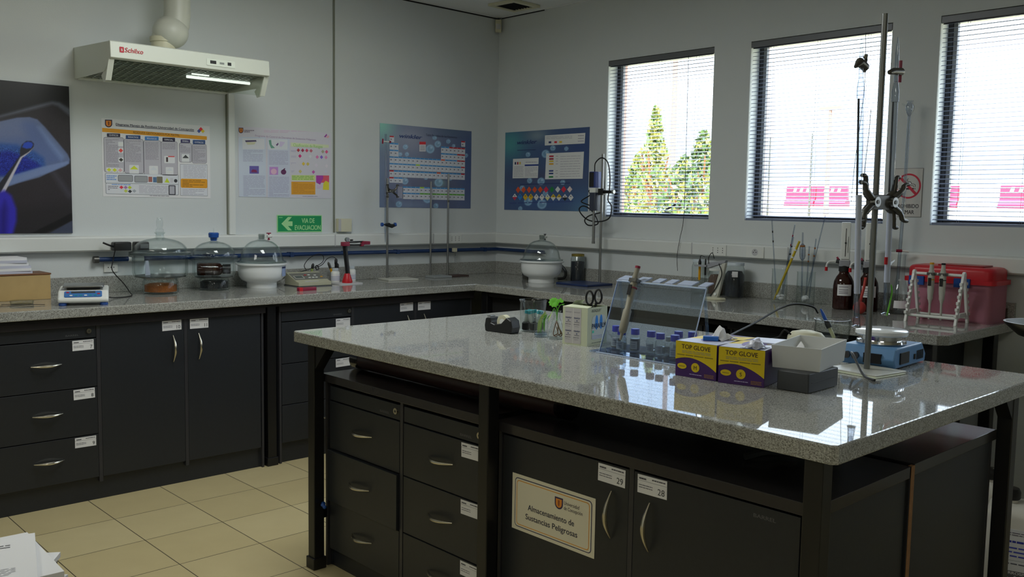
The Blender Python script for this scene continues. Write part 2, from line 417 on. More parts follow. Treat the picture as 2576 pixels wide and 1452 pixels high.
# ------------------------------------------------------------------ venetian blinds (one thing for each window)
BL = ['leftmost white venetian blind, with a tree showing through it', 'middle venetian blind, behind the tall burette stand', 'venetian blind right of the no smoking sign, lowered over the window',
      'fourth venetian blind along the window wall, out past the no smoking sign', 'fifth venetian blind along the window wall, farthest from the corner']
for i, (a, b) in enumerate(WIN_Y):
    wd = a-b-.004; r = thing('venetian_blind', BL[i], 'blind', (.016, a-.002, 1.308), -90, group='venetian blinds on the window wall')
    # local x runs to the right along the wall, -y towards the room
    MB().box(0, wd, -.016, .012, .962, .994, 'blind_rail').build('headrail', r, bevel=.002)
    s = MB(); n = 43; zs = [.045+k*(.915/n) for k in range(n+1)]
    for k, z in enumerate(zs):
        pr = [(-.0125, -.0016), (-.006, .0004), (0, .0012), (.006, .0004), (.0125, -.0016)]
        vs = []
        for x in (.006, wd-.006):
            for u, v in pr: vs.append((x, u, z+v*1.4+u*.16))
        s.add(vs, [(q, q+1, q+6, q+5) for q in range(4)], 'blind', True)
    s.flat = True; s.build('slats', r)
    MB().rbox(.004, wd-.004, -.014, .014, .008, .03, .004, 'blind').build('bottom_rail', r)
    l = MB()
    for x in (.12, wd/2, wd-.12):
        for yy in (-.0135, .0135): l.cyl((x, yy, .02), (x, yy, .965), .0007, 'blind_rail', 5)
    l.build('ladder_cords', r)
    MB().cyl((.70*wd, -.02, .35), (.72*wd, -.018, .965), .0022, 'glass', 6).build('tilt_wand', r)
    if i == 0:
        MB().tube(bez([(.78*wd, -.02, .965), (.785*wd, -.02, .5), (.80*wd, -.035, .05), (.81*wd, -.078, -.10), (.79*wd, -.078, -.2), (.80*wd, -.080, -.29)], 6), .0016, 'black', 6).build('lift_cord', r)
    elif i == 1:
        MB().tube(bez([(.83*wd, -.02, .965), (.84*wd, -.02, .7), (.80*wd, -.02, .3), (.79*wd, -.02, .12)], 6), .0014, 'dark_grey', 6).build('lift_cord', r)

# ------------------------------------------------------------------ ceiling: diffuser, lamps, corner sensor
v = thing('ceiling_vent', 'square ceiling air vent with dark opening near the corner', 'vent', (-.24, -.405, ZC-.001), 3)
f = MB()
for x0, x1, y0, y1 in ((-.125, .125, .085, .12), (-.125, .125, -.12, -.085), (-.125, -.09, -.085, .085), (.09, .125, -.085, .085)): f.box(x0, x1, y0, y1, -.016, 0, 'cream')
f.build('frame', v, bevel=.002); g = MB(); g.box(-.09, .09, -.085, .085, -.004, 0, 'black')
for k in range(7): g.box(-.09, .09, -.078+k*.025, -.074+k*.025, -.014, -.002, 'black')
g.build('louvre', v)
for k, (lx, ly) in enumerate(LAMPS):
    v = thing('ceiling_light', ['white recessed ceiling light over the island bench', 'white recessed ceiling light nearest the big photograph wall on the left', 'white recessed ceiling light at the near end of the window side', 'white recessed ceiling light in the far back of the room'][k], 'ceiling light', (lx, ly, ZC-.001), group='recessed ceiling lights')
    f = MB()
    for x0, x1, y0, y1 in ((-.32, .32, .58, .61), (-.32, .32, -.61, -.58), (-.32, -.29, -.58, .58), (.29, .32, -.58, .58)): f.box(x0, x1, y0, y1, -.03, 0, 'white_plastic')
    f.build('frame', v); MB().box(-.29, .29, -.58, .58, -.012, 0, mat('lamp_glow', (255, 246, 220), emit=2.5)).build('diffuser', v)
v = thing('corner_sensor', 'small pale motion sensor high in the room corner', 'sensor', (-.036, -.03, 2.60), -45)
MB().rbox(-.022, .022, -.02, .012, 0, .085, .006, 'cream', top=.004).build('body', v)
MB().rbox(-.017, .017, -.024, -.018, .018, .055, .002, 'paper_grey').build('lens', v)

# ------------------------------------------------------------------ wall trunking, pipe, sockets
v = thing('wall_trunking', 'long white plastic cable trunking running round both walls above the worktops', 'cable trunking', (0, 0, 1.112))
prof = [(0, .004), (-.04, .002), (-.05, .01), (-.052, .07), (-.046, .078), (0, .082)]
m = MB(); m.prism(prof, XL+.01, -.0, 'trunking', axis='x')
m.build('left_wall_run', v)
m = MB(); m.prism([(b_, a_) for b_, a_ in prof], -4.3, -.05, 'trunking', axis='y'); m.build('window_wall_run', v)
j = MB()
for x in (-1.39, -.62): j.box(x, x+.006, -.0535, -.05, .006, .076, 'paper_grey')
for y in (-1.75, -2.37): j.box(-.0535, -.05, y, y+.006, .006, .076, 'paper_grey')
j.build('joint_covers', v)
def socket(x, y, rz, label, n=3, z=1.122):
    s_ = thing('wall_socket', label, 'socket', (x, y, z), rz, group='sockets in the cable trunking')
    MB().rbox(-.055, .055, -.006, .001, 0, .06, .002, 'white_plastic').build('plate', s_)
    h_ = MB()
    for k in range(n):
        cx = -.032+k*.032
        for dz in (.018, .03, .042): h_.cyl((cx, -.0065, dz), (cx, -.0059, dz), .0028, 'dark_grey', 8)
    h_.build('pin_holes', s_)
socket(-.43, -.052, 0, 'white triple socket in the trunking behind the two bare rods')
socket(-.052, -1.93, -90, 'white triple socket in the trunking right of the electrode arm')
v = thing('wall_socket', 'round grounded socket in the trunking left of the pipette jars', 'socket', (-.052, -2.17, 1.122), -90, group='sockets in the cable trunking')
MB().rbox(-.055, .055, -.006, .001, 0, .06, .002, 'white_plastic').build('plate', v)
m = MB(); m.cyl((0, -.0065, .03), (0, -.0058, .03), .019, 'paper_grey', 20); m.build('well', v)
m = MB(); [m.cyl((dx, -.0075, dz), (dx, -.0064, dz), .0026, 'black', 8) for dx, dz in ((-.008, .03), (.008, .03), (0, .04))]; m.build('pin_holes', v)
v = thing('wall_socket', 'pale small socket low on the wall beneath the blue pipe end', 'socket', (-2.72, -.001, 1.005), 0)
MB().rbox(-.035, .035, -.008, 0, 0, .045, .003, 'white_plastic').build('plate', v)
m = MB(); [m.cyl((dx, -.0085, .024), (dx, -.0079, .024), .003, 'dark_grey', 8) for dx in (-.014, 0, .014)]; m.build('pin_holes', v)

v = thing('gas_pipe', 'dark blue pipe running along the wall under the cable trunking', 'pipe', (0, 0, 1.072))
MB().tube([(-2.80, -.03, 0), (-2.64, -.03, 0)], .0125, 'pipe_blue', 12).tube([(-2.56, -.03, 0), (-.05, -.03, 0)]+[(-.03-.02*math.sin(R(a)), -.05+.02*math.cos(R(a)), 0) for a in (-60, -30)]+[(-.03, -.06, 0), (-.03, -.52, 0)], .0125, 'pipe_blue', 12).build('tube', v)
MB().tube([(-2.64, -.03, 0), (-2.56, -.03, 0)], .0145, 'trunking', 12).build('pipe_sleeve', v)
MB().cyl((-2.815, -.03, 0), (-2.79, -.03, 0), .018, 'steel_dull', 12).build('end_cap', v)
m = MB()
for x in (-2.2, -1.68, -1.3, -.9, -.44, -.14): m.box(x-.012, x+.012, -.045, 0, -.014, .014, 'pipe_blue')
m.build('pipe_clips', v)
v = thing('gas_tap', 'small brass tap on the blue pipe between the two bare rods', 'tap', (-.435, -.055, 1.075))
MB().rbox(-.016, .016, -.012, .012, -.012, .014, .004, 'cream').build('body', v, bevel=.001)
MB().tube([(-.002, -.006, -.01), (-.004, -.01, -.028), (-.002, -.012, -.04)], [.006, .005, .004], 'steel', 8).build('nozzle', v)

v = thing('wall_conduit', 'narrow white vertical conduit on the wall below the extractor hood', 'conduit', (-2.045, 0, 1.194))
MB().box(-.018, .018, -.022, 0, 0, .79, 'trunking').build('cover', v, bevel=.002); MB().box(-.027, -.018, -.006, 0, 0, .79, 'seam_grey').build('shadow_strip', v)  # grey strip painted in for the shadow line left of the conduit
v = thing('junction_box', 'small white junction box right above the trunking beside the exit sign', 'junction box', (-1.303, 0, 1.206))
MB().rbox(-.048, .048, -.035, 0, 0, .08, .003, 'cream', top=.002).build('box', v)
MB().box(-.05, -.032, -.037, -.035, .002, .078, 'paper_grey').build('side_strip', v)

# ------------------------------------------------------------------ black plug-in adapters on the trunking
for x, wd_, lb, mt_ in ((-2.69, .088, 'black power adapter plugged into the trunking left of the clear desiccators', 0), (-2.59, .072, 'black power adapter with a silver label, nearer the clear desiccator', 1)):
    v = thing('power_adapter', lb, 'power adapter', (x, -.052, 1.118), group='black power adapters')
    MB().rbox(-wd_/2, wd_/2, -.05, 0, .002, .046, .008, 'black', top=.006).build('body', v)
    if mt_: MB().box(-.012, .03, -.0515, -.049, .012, .034, 'steel').build('rating_label', v)
m = MB().tube(bez([(-2.732, -.085, 1.14), (-2.76, -.09, 1.15), (-2.785, -.085, 1.162)], 5), .005, 'black', 8)
tag(m.build('plug_lead'), 'short stiff black lead sticking out of the left adapter', 'cable')
m = MB().tube(bez([(-2.725, -.09, 1.13), (-2.738, -.09, 1.07), (-2.75, -.11, 1.02), (-2.71, -.15, .955), (-2.70, -.2, .915), (-2.73, -.3, .9035), (-2.82, -.34, .9035), (-2.86, -.37, .91)], 7), .0028, 'black', 6)
tag(m.build('balance_cable'), 'thin black cable from the wall adapter down to the balance', 'cable')

# ------------------------------------------------------------------ outdoors
mat('grass', (176, 168, 138), .9, noise=(.6, .3)); mat('concrete', (196, 196, 192), .9, noise=(.8, .1)); mat('gravel', (196, 186, 168), .9, noise=(5, .35))
mat('barrier_red', (222, 30, 66), .5); mat('barrier_white', (240, 236, 236), .5); mat('pole_pink', (120, 96, 90), .7); mat('roof_blue', (120, 140, 170), .7)
g = MB(); g.box(.3, 36, -45, 70, -.4, 1.0, 'grass'); g.box(36.3, 90, -45, 90, -.4, 1.6, 'gravel'); struct(g.build('ground'), 'raised ground outside the windows')
q = MB(); q.box(36, 36.3, -22, 60, .9, 1.62, 'gravel'); tag(q.build('retaining_wall'), 'low gravel-coloured wall outside, below the red and white barriers', 'wall')
q = MB(); q.box(60, 60.4, -30, 80, 1.6, 3.35, 'concrete')
for k in range(24): q.box(59.9, 60.0, -28+k*4.5, -27.7+k*4.5, 1.6, 3.6, 'concrete')
tag(q.build('perimeter_wall'), 'pale concrete perimeter wall far outside the windows', 'wall')
q = MB(); q.prism([(70, 3.9), (80, 4.7), (80, 1.6), (70, 1.6)], -10, 80, 'roof_blue'); tag(q.build('far_roof'), 'long pale blue roof in the distance past the perimeter wall', 'roof')
prot = None
bl = thing('road_barrier', 'x', 'barrier', (0, 0, 1.62), -90)
pf = [(-.30, 0), (.30, 0), (.30, .18), (.12, .38), (.09, 1.0), (-.09, 1.0), (-.12, .38), (-.30, .18)]
bl_o = {}
for nm, cm in (('red', 'barrier_red'), ('white', 'barrier_white')):
    z = MB(); z.prism([(u, w_) for u, w_ in pf], -.8, .8, cm, axis='x'); bl_o[nm] = z
bodyR = bl_o['red'].build('shell', bl, bevel=.02)
st = MB()
for k in range(3): st.prism([(-.5+k*.35, .45), (-.35+k*.35, .45), (-.2+k*.35, .92), (-.35+k*.35, .92)], -.104, -.09, 'barrier_white')
st.build('white_stripes', bl)
wt = thing('road_barrier', 'x', 'barrier', (0, 0, 1.62), -90); bl_o['white'].build('shell', wt, bevel=.02)
seq = 'wwRRwwwwRRwRRwRwwww'
for k, ch in enumerate(seq):
    src = wt if ch == 'w' else bl; y = 32.2-k*1.66-(.2 if k > 9 else 0)
    lbl = ('white' if ch == 'w' else 'red white-striped')+' plastic road barrier standing outside in the row beyond the windows'
    grp = 'white barriers outside' if ch == 'w' else 'red barriers outside'
    if src['label'] == 'x': o_ = src; o_.location = (38, y, 1.62); o_['label'] = lbl; o_['group'] = grp
    else: dup(src, (38, y, 1.62), -90, lbl, grp)
def pole(x, y, h, r, m_, lb, arm=0):
    v = thing('lamp_post', lb, 'post', (x, y, 1.0)); MB().cyl((0, 0, 0), (0, 0, h), r, m_, 10, r1=r*.6).build('shaft', v)
    if arm: MB().box(-.1, .1, -arm, arm, h-.1, h+.05, m_).build('lamp_head', v)
pole(22, 14.98, 14, .11, 'pole_pink', 'tall pinkish pole outside behind the tree')
pole(34, 15.45, 4.95, .12, 'pole_pink', 'pinkish lamp post outside seen through the middle blind', .5)
pole(35.5, 19.3, 3.9, .05, 'steel_dull', 'thin mast outside at the left of the middle blind')
pole(35.5, 17.1, 4.0, .05, 'steel_dull', 'thin mast outside near the middle of the second blind')

def tree(x, y, h, w_, n, cols, lb):
    v = thing('tree', lb, 'tree', (x, y, 1.0)); q = random.Random(int(x*10+y))
    t = MB()
    for k in range(5):
        a = q.uniform(0, 6.28); e = (w_*.5*math.cos(a), w_*.5*math.sin(a), h*q.uniform(.5, .85))
        t.tube(bez([(0, 0, 0), (e[0]*.3, e[1]*.3, h*.3), e], 5), [.05-.004*i for i in range(11)], 'wood_dark', 6)
    t.build('trunk', v); l = MB(); l.flat = True
    for k in range(n):
        z = q.random()**.8; rr = w_*(1-z*.92)*math.sqrt(q.random())*(1+.25*math.sin(5*z*6+k % 3)); a = q.uniform(0, 6.28)
        p = Vector((rr*math.cos(a), rr*math.sin(a), .1+z*h)); s_ = q.uniform(.03, .075)
        T = shift(*p) @ Euler((q.uniform(0, 6), q.uniform(0, 6), q.uniform(0, 6))).to_matrix().to_4x4()
        l.add([(-s_, 0, 0), (0, -s_*.45, 0), (s_, 0, 0), (0, s_*.45, 0)], [(0, 1, 2, 3)], q.choice(cols), T=T)
    l.build('foliage', v)
mat('leaf_gold', (140, 138, 66), .6); mat('leaf_green', (84, 110, 56), .6); mat('leaf_dark', (52, 74, 48), .6)
tree(6.2, 3.43, 1.72, .40, 1300, ['leaf_gold', 'leaf_gold', 'leaf_green'], 'tall yellow-green tree outside the leftmost window')
tree(7.8, 3.70, 1.50, .66, 1900, ['leaf_dark', 'leaf_green', 'leaf_gold'], 'darker bushy tree outside at the right of the leftmost window')
tree(6.9, 4.30, 1.10, .50, 1200, ['leaf_gold', 'leaf_green'], 'low yellowish shrub outside at the left edge of the leftmost window')
tree(6.0, 2.75, 1.00, .55, 1200, ['leaf_gold', 'leaf_green', 'leaf_dark'], 'low loose shrub outside in front of the darker bushy tree')
# ------------------------------------------------------------------ dark laminate cabinets
def handle_bow(L, m='nickel'):
    """bow handle along local x, bulging to -y"""
    P = []; rr = []
    for i in range(13):
        t = i/12; P.append((-L/2+L*t, -.004-.026*math.sin(PI*t), 0)); rr.append(.0022+.0042*math.sin(PI*t))
    return MB().tube(P, rr, m, 8)
def card(w, h, num, rows=2):
    b = Board(w, h, 'paper', .0006); b.k = 0
    b.lines(w*.06, h*.88, w*.3, h*.74, 1, (60, 60, 70), 1, .6, 3).lines(w*.5, h*.9, w*.95, h*.8, 1, (60, 60, 70), 1, .6, 4)
    b.rect(w*.0, h*.70, w*1, h*.68, (140, 140, 145), 1)
    b.lines(w*.05, h*.52, w*.52, h*.26, rows, (90, 90, 100), 1, .32, 5)
    if num: b.text(num, w*.93, h*.14, h*.34, (60, 62, 66), 2, align='r')
    return b
def cabinet(label, loc, rz, Wd, Ht, D, cols, plinth=.06, group='dark grey base cabinets', stiles=()):
    """front at local y=0 facing -y. cols: ('drawers', x0, x1, [z...top to bottom], rail_top, [(num)...], lock, maker) or ('door', x0, x1, z0, z1, hinge, num)"""
    c = thing('base_cabinet', label, 'cabinet', loc, rz, group=group)
    b = MB(); t = .018
    b.box(0, t, .018, D, 0, Ht-.03, 'laminate'); b.box(Wd-t, Wd, .018, D, 0, Ht-.03, 'laminate'); b.box(t, Wd-t, D-.01, D, plinth, Ht-.03, 'laminate')
    b.box(t, Wd-t, .018, D-.01, plinth, plinth+t, 'laminate'); b.box(t, Wd-t, .02, .036, 0, plinth, 'laminate')
    for x in stiles: b.box(x-.008, x+.008, -.0005, D-.01, plinth-.01, Ht-.03, 'laminate_edge')
    b.box(0, .012, 0, .018, 0, Ht-.03, 'laminate_edge'); b.box(Wd-.012, Wd, 0, .018, 0, Ht-.03, 'laminate_edge')
    b.build('carcass', c, bevel=.001)
    MB().box(-.006, Wd+.006, -.014, D, Ht-.03, Ht, 'laminate_top').build('top_panel', c, bevel=.0015)
    for q in cols:
        if q[0] == 'drawers':
            _, x0, x1, zs, zt, nums, lock, ajar = q; w_ = x1-x0
            r_ = MB().box(x0, x1, .002, .02, zs[0]+.003, zt, 'laminate').build('lock_rail', c, bevel=.001)
            if lock is not None:
                MB().cyl((lock, .001, (zs[0]+zt)/2+.005), (lock, -.006, (zs[0]+zt)/2+.005), .011, 'nickel', 18).cyl((lock, -.006, (zs[0]+zt)/2+.005), (lock, -.0075, (zs[0]+zt)/2+.005), .004, 'steel_dull', 8).build('lock', r_)
                bb = Board(.062, .011, None); bb.text('BARREL', .002, .002, .008, mat('plate_grey', (96, 96, 98), .4), 2, bold=.01, w=.056)
                bb.build('maker_plate', r_, loc=(lock-.10, .0019, (zs[0]+zt)/2-.016))
            for k in range(len(zs)-1):
                dy = -ajar.get(k, 0)
                d = MB().box(x0, x1, dy, .018+dy, zs[k+1]+.002, zs[k]-.002, 'laminate').build('drawer', c, bevel=.0012)
                o = handle_bow(.125).build('handle', d, loc=((x0+x1)/2, dy, (zs[k]+zs[k+1])/2+.006))
                if nums[k] is not None:
                    cd = card(.092, .046, nums[k]).build('label_card', d, loc=(x1-.103, dy-.0012, zs[k]-.052), rot=(0, R(rnd.uniform(-1.5, 1.5)), 0))
        else:
            _, x0, x1, z0, z1, side, num, hz = q
            d = MB().box(x0, x1, 0, .018, z0, z1, 'laminate').build('door', c, bevel=.0012)
            hx = x1-.055 if side == 'r' else x0+.055
            handle_bow(.128).build('handle', d, loc=(hx, 0, hz), rot=(0, R(90), 0))
            if num is not None:
                cx = x1-.106 if side == 'r' else x0+.012
                card(.094, .048, num).build('label_card', d, loc=(cx, -.0012, z1-.052), rot=(0, R(rnd.uniform(-1, 1)), 0))
    return c

cabinet('dark cabinet at the far left with three numbered drawers and doors 10 and 11', (-3.47, -.62, 0), 0, 1.29, .842, .56,
        [('drawers', .03, .458, [.755, .532, .312, .108], .812, ['7', '8', '9'], .426, {}), ('door', .476, .868, .108, .812, 'r', '10', .672), ('door', .886, 1.272, .108, .812, 'l', '11', .672)], plinth=.095, stiles=(.467, .877))
cabinet('dark cabinet under the corner worktop behind the island, two doors with cards', (-2.09, -.62, 0), 0, 1.33, .842, .56,
        [('drawers', .015, .448, [.755, .532, .312, .108], .812, ['', '', ''], .43, {}), ('door', .462, .885, .108, .812, 'r', '', .672), ('door', .897, 1.315, .108, .812, 'l', '', .672)], plinth=.095, stiles=(.455, .891))
ci = cabinet('dark island cabinet with six drawers, two columns of curved handles', (-2.64, -1.955, 0), -90, .915, .745, .465,
        [('drawers', .03, .468, [.645, .461, .262, .072], .70, [None, None, None], .45, {1: .012}), ('drawers', .492, .90, [.645, .461, .262, .072], .70, ['', '', ''], .885, {})], plinth=.062, stiles=(.48,))
c2_ = cabinet('dark island cabinet with doors 29 and 28 and a hazardous storage notice', (-2.64, -2.925, 0), -90, 1.03, .742, .465,
        [('door', .02, .502, .07, .702, 'r', '29', .568), ('door', .52, .992, .07, .702, 'l', '28', .568)], plinth=.062, stiles=(.511,))
bb = Board(.07, .012, None); bb.text('BARREL', .004, .002, .009, mat('plate_grey', (96, 96, 98), .4), 2, bold=.01, w=.058); bb.build('maker_plate', c2_, loc=(.87, -.0001, .672))
cabinet('dark cabinet on the window side of the island, right of its brown joint strip', (-1.60, -3.955, 0), 90, 1.02, .745, .555,
        [('door', .02, .502, .07, .702, 'r', None, .568), ('door', .52, .992, .07, .702, 'l', None, .568)], plinth=.062, stiles=(.511,))
cabinet('dark cabinet on the window side of the island, at its far end', (-1.60, -2.90, 0), 90, .96, .745, .50,
        [('drawers', .03, .468, [.645, .461, .262, .072], .70, [None]*3, .45, {}), ('drawers', .492, .93, [.645, .461, .262, .072], .70, [None]*3, .90, {})], plinth=.062, stiles=(.48,))
cabinet('dark cabinet under the window worktop, right end near the corner of the bench', (-.70, -2.45, 0), -90, .86, .842, .6,
        [('door', .02, .425, .1, .812, 'r', None, .67), ('door', .44, .84, .1, .812, 'l', None, .67)], plinth=.09, stiles=(.432,))
cabinet('dark cabinet under the window worktop, left of its neighbour', (-.70, -1.45, 0), -90, .86, .842, .6,
        [('door', .02, .425, .1, .812, 'r', None, .67), ('door', .44, .84, .1, .812, 'l', None, .67)], plinth=.09, stiles=(.432,))
t = MB().box(-2.176, -2.156, -3.962, -3.952, 0, .742, 'chipboard').box(-2.182, -2.176, -3.961, -3.952, 0, .742, 'gap_black')
tag(t.build('joint_strip'), 'brown unfinished chipboard strip between the two end panels of the island', 'strip')
t = MB(); t.tube(bez([(0, 0, 0), (.01, -.02, .004), (.022, -.028, -.002), (.03, -.03, .003)], 4), [.002, .006, .009, .007, .008, .009, .006, .004, .007, .008, .008, .005, .003], 'blue', 7)
tag(t.build('blue_glove_tip'), 'scrap of blue glove poking out beside a drawer of the island', 'glove', loc=(-2.665, -1.985, .253), rz=-70)

# ------------------------------------------------------------------ wall worktop (L-shaped) with its legs
v = thing('wall_bench', 'L-shaped grey granite worktop on black legs, running along both walls', 'worktop', (0, 0, 0))
TT = .042; dA, dB, YE = .664, .772, -3.4855
L_ = [(XL+.6, 0), (0, 0), (0, YE), (-dB+.035, YE), (-dB, YE+.035), (-dB, -dA-.0), (XL+.6, -dA)]
MB().prism(L_, H-TT, H, 'granite', axis='z').build('slab', v, bevel=.004)
MB().box(XL+.6, 0, -.02, -.001, H, H+.085, 'granite').build('backsplash', v, bevel=.002)
MB().box(-.02, -.001, YE, -.02, H, H+.085, 'granite').build('backsplash', v, bevel=.002)
def leg(p, x, y, h, d=.05):
    m_ = MB().box(x-d/2, x+d/2, y-d/2, y+d/2, .03, h, 'steel_black').box(x-d/2-.006, x+d/2+.006, y-d/2-.006, y+d/2+.006, 0, .045, 'steel_black')
    return m_.build('leg', p, bevel=.003)
for x, y in ((-2.135, -.60), (-3.52, -.60), (-.72, -3.40), (-.10, -3.42), (-.72, -.72), (-.72, -1.36)): leg(v, x, y, H-TT)
MB().box(-3.5, -.75, -.635, -.605, H-TT-.016, H-TT, 'gap_black').box(-.735, -.705, -3.38, -.7, H-TT-.03, H-TT, 'gap_black').build('frame_rail', v)
MB().box(-.70, -.68, -1.36, -.64, .1, .84, 'gap_black').build('kneehole_shade', v)  # black sheet across the open kneehole paints in its deep shade

# ------------------------------------------------------------------ island bench
x0, x1, y1, y0 = -2.718, -1.445, -1.855, -4.032
v = thing('island_bench', 'large island bench with a polished grey granite top and black steel legs', 'lab bench', (0, 0, 0))
MB().prism([(x0+.006, y1), (x1, y1), (x1, y0), (x0+.012, y0), (x0, y0+.012), (x0, y1-.006)], H-TT, H, 'granite', axis='z').build('slab', v, bevel=.004)
for y in (-1.955, -2.922, -3.975):
    for x in (x0+.037, x1-.100):
        leg(v, x, y, H-TT-.001, .044)
m = MB()
for y in (-2.45, -3.45): m.box(x0+.25, x1-.20, y-.015, y+.015, H-TT-.03, H-TT-.001, 'steel_black')
m.box(-2.10, -2.06, -3.70, -2.2, H-TT-.03, H-TT-.001, 'steel_black')
m.build('top_rail', v)
MB().box(x0+.05, x1-.09, -1.935-.03, -1.945, .19, .225, 'steel_black').build('cross_bar', v)
def gus(x, y, sx, sy_):
    g_ = MB(); s_ = .085
    if sy_: g_.prism([(y, H-TT), (y+sy_*s_, H-TT), (y, H-TT-s_*1.1)], x-.02, x+.02, 'steel_black', axis='x')
    else: g_.prism([(x, H-TT), (x+sx*s_, H-TT), (x, H-TT-s_*1.1)], y-.02, y+.02, 'steel_black', axis='y')
    g_.build('bracket', v)
gus(x0+.04, -1.975, 0, -1); gus(x1-.11, -3.975, -1, 0)

# rolled tubes stored under the island top
def rtube(label, x, ya, yb, z, r, m_):
    t_ = thing('cardboard_tube', label, 'tube', (x, ya, z)); L = yb-ya
    MB().cyl((0, 0, 0), (0, L, 0), r, m_, 24).build('tube', t_); MB().cyl((0, -.03, 0), (0, .012, 0), r*1.03, 'plastic_clear', 24).build('end_cap', t_)
    MB().cyl((0, L-.012, 0), (0, L+.04, 0), r*1.03, 'plastic_clear', 24).build('end_cap', t_)
clear('plastic_clear', (150, 146, 144), (70, 66, 66), .15, .8, .1); mat('tube_brown', (72, 50, 48), .38)
rtube('long dark brown cardboard tube lying under the island top on the cabinets', -2.49, -3.05, -1.98, .782, .035, 'tube_brown')
t = MB().tube(bez([(0, 0, 0), (.05, -.03, .01), (.1, -.05, .004), (.15, -.06, .02)], 5), [.01]*15+[.006], 'dark_grey', 6)
tag(t.build('stored_tubing'), 'dark bundle of tubing stored in the gap under the island top', 'tubing', loc=(-2.45, -3.65, .75))

# ------------------------------------------------------------------ extractor hood
v = thing('extractor_hood', 'white kitchen-type extractor hood on the left wall with a round duct', 'extractor hood', (-2.875, 0, 0))
WH = .80
MB().prism([(-.001, 2.134), (-.485, 2.112), (-.485, 2.045), (-.001, 1.992)], .006, WH-.006, 'hood_white', axis='x').build('body', v, bevel=.003)
for x in (0, WH-.006): MB().prism([(-.001, 2.134), (-.487, 2.112), (-.487, 2.034), (-.41, 1.980), (-.001, 1.980)], x, x+.006, 'hood_white', axis='x').build('side_panel', v)
MB().prism([(-.483, 2.116), (-.50, 2.110), (-.505, 2.036), (-.483, 2.03)], -.004, WH+.004, 'hood_white', axis='x').build('fascia', v, bevel=.003)
b = Board(WH, .08, None)
b.text('Schilxo', .062, .030, .021, (168, 26, 44), 3, bold=.012, italic=.15)
b.rrect(.038, .026, .058, .052, .003, (168, 26, 44), 2).text('s', .048, .033, .016, (220, 224, 214), 4, align='c', bold=.02)
b.build('printed_logo', v, loc=(0, -.5062, 2.036), rot=(R(-3.5), 0, 0))
b = Board(.15, .034, None); b.rrect(0, 0, .15, .034, .002, (196, 202, 192), 1).rrect(.018, .01, .05, .026, .001, (26, 26, 28), 2).rrect(.11, .01, .13, .026, .001, (26, 26, 28), 2).rrect(.068, .012, .092, .022, .001, (120, 126, 122), 2)
b.build('control_panel', v, loc=(.46, -.5058, 2.052), rot=(R(-3.5), 0, 0))
g = MB(); TF = shift(0, -.48, 2.0405) @ Matrix.Rotation(-math.atan2(.052, .45), 4, 'X')          # filter plane: local y runs back along the underside
mat('filter_dark', (92, 98, 92), .6)
g.box(.012, WH-.012, 0, .45, -.003, 0, 'filter_dark', T=TF)
for k in range(22): g.prism([(.018+k*.036, .02), (.024+k*.036, .02), (.030+k*.036, .43), (.024+k*.036, .43)], -.008, -.003, 'hood_grille', axis='z', T=TF)
for k in range(15): g.box(.014, WH-.014, .012+k*.029, .025+k*.029, -.006, -.003, 'hood_grille', T=TF)
g.box(.008, WH-.008, .425, .458, -.012, 0, 'hood_white', T=TF)
g.build('grease_filter', v)
mat('tube_glow', (250, 252, 250), .3, emit=1.1)  # emission stands in for the bright reflection on the hood tube
MB().cyl((.43, -.34, 2.008), (.775, -.34, 2.008), .0075, 'tube_glow', 10).cyl((.43, -.40, 2.016), (.52, -.40, 2.016), .004, 'tube_glow', 8).build('lamp_tube', v)
for x in (0, WH-.012):
    MB().prism([(-.49, 2.032), (-.472, 2.032), (-.36, 1.965), (-.385, 1.932), (-.43, 1.937)], x+.004, x+.008, 'hood_white', axis='x').prism([(-.487, 2.03), (-.478, 2.03), (-.428, 1.937), (-.442, 1.937)], x-.006, x+.02, 'hood_white', axis='x').build('visor_arm', v)
clear('visor', (246, 250, 246), (214, 222, 216), .05, .6, .03)
MB().prism([(-.484, 2.03), (-.481, 2.03), (-.429, 1.938), (-.432, 1.938)], .012, WH-.016, 'visor', axis='x').build('visor', v)
v = thing('exhaust_duct', 'white plastic duct pipe rising from the hood through the ceiling', 'duct', (-2.525, -.25, 2.1245))
MB().lathe([(.058, 0), (.058, .05), (.064, .052), (.064, .075), (.058, .078)], 'cream', 28).build('collar', v)
mat('pvc', (196, 198, 186), .4)
MB().cyl((0, 0, .03), (.0, 0, .09), .054, 'pvc', 28).ball((.034, -.01, .105), .088, 'pvc', 32, (1.0, .95, .92)).build('bend', v)
MB().tube([(.045, 0, .10), (.070, 0, .16), (.075, 0, .20), (.075, 0, .585)], [.07, .0665, .0645, .0645], 'pvc', 32).build('pipe', v)
# ------------------------------------------------------------------ things on the walls
G1, G2, G3 = (150, 146, 160), (110, 106, 118), (70, 68, 78)
import numpy as np
def soft(X, Y, pts, s):
    """0..1 cover of a polygon with edges blurred over s"""
    P = np.array(pts, float); n = len(P); d2 = np.full(X.shape, 1e12); ins = np.zeros(X.shape, bool)
    for i in range(n):
        a, b = P[i], P[(i+1) % n]; e = b-a; L = (e**2).sum()+1e-9
        t = np.clip(((X-a[0])*e[0]+(Y-a[1])*e[1])/L, 0, 1)
        d2 = np.minimum(d2, (X-a[0]-t*e[0])**2+(Y-a[1]-t*e[1])**2)
        c = (a[1] > Y) != (b[1] > Y); ins ^= c & (X < e[0]*(Y-a[1])/(e[1] if abs(e[1]) > 1e-9 else 1e-9)+a[0])
    d = np.sqrt(d2)*np.where(ins, 1, -1); return np.clip(.5+d/(s+1e-6), 0, 1)
def mixc(C, a, col): return C*(1-a[..., None])+np.array(col, float)*a[..., None]
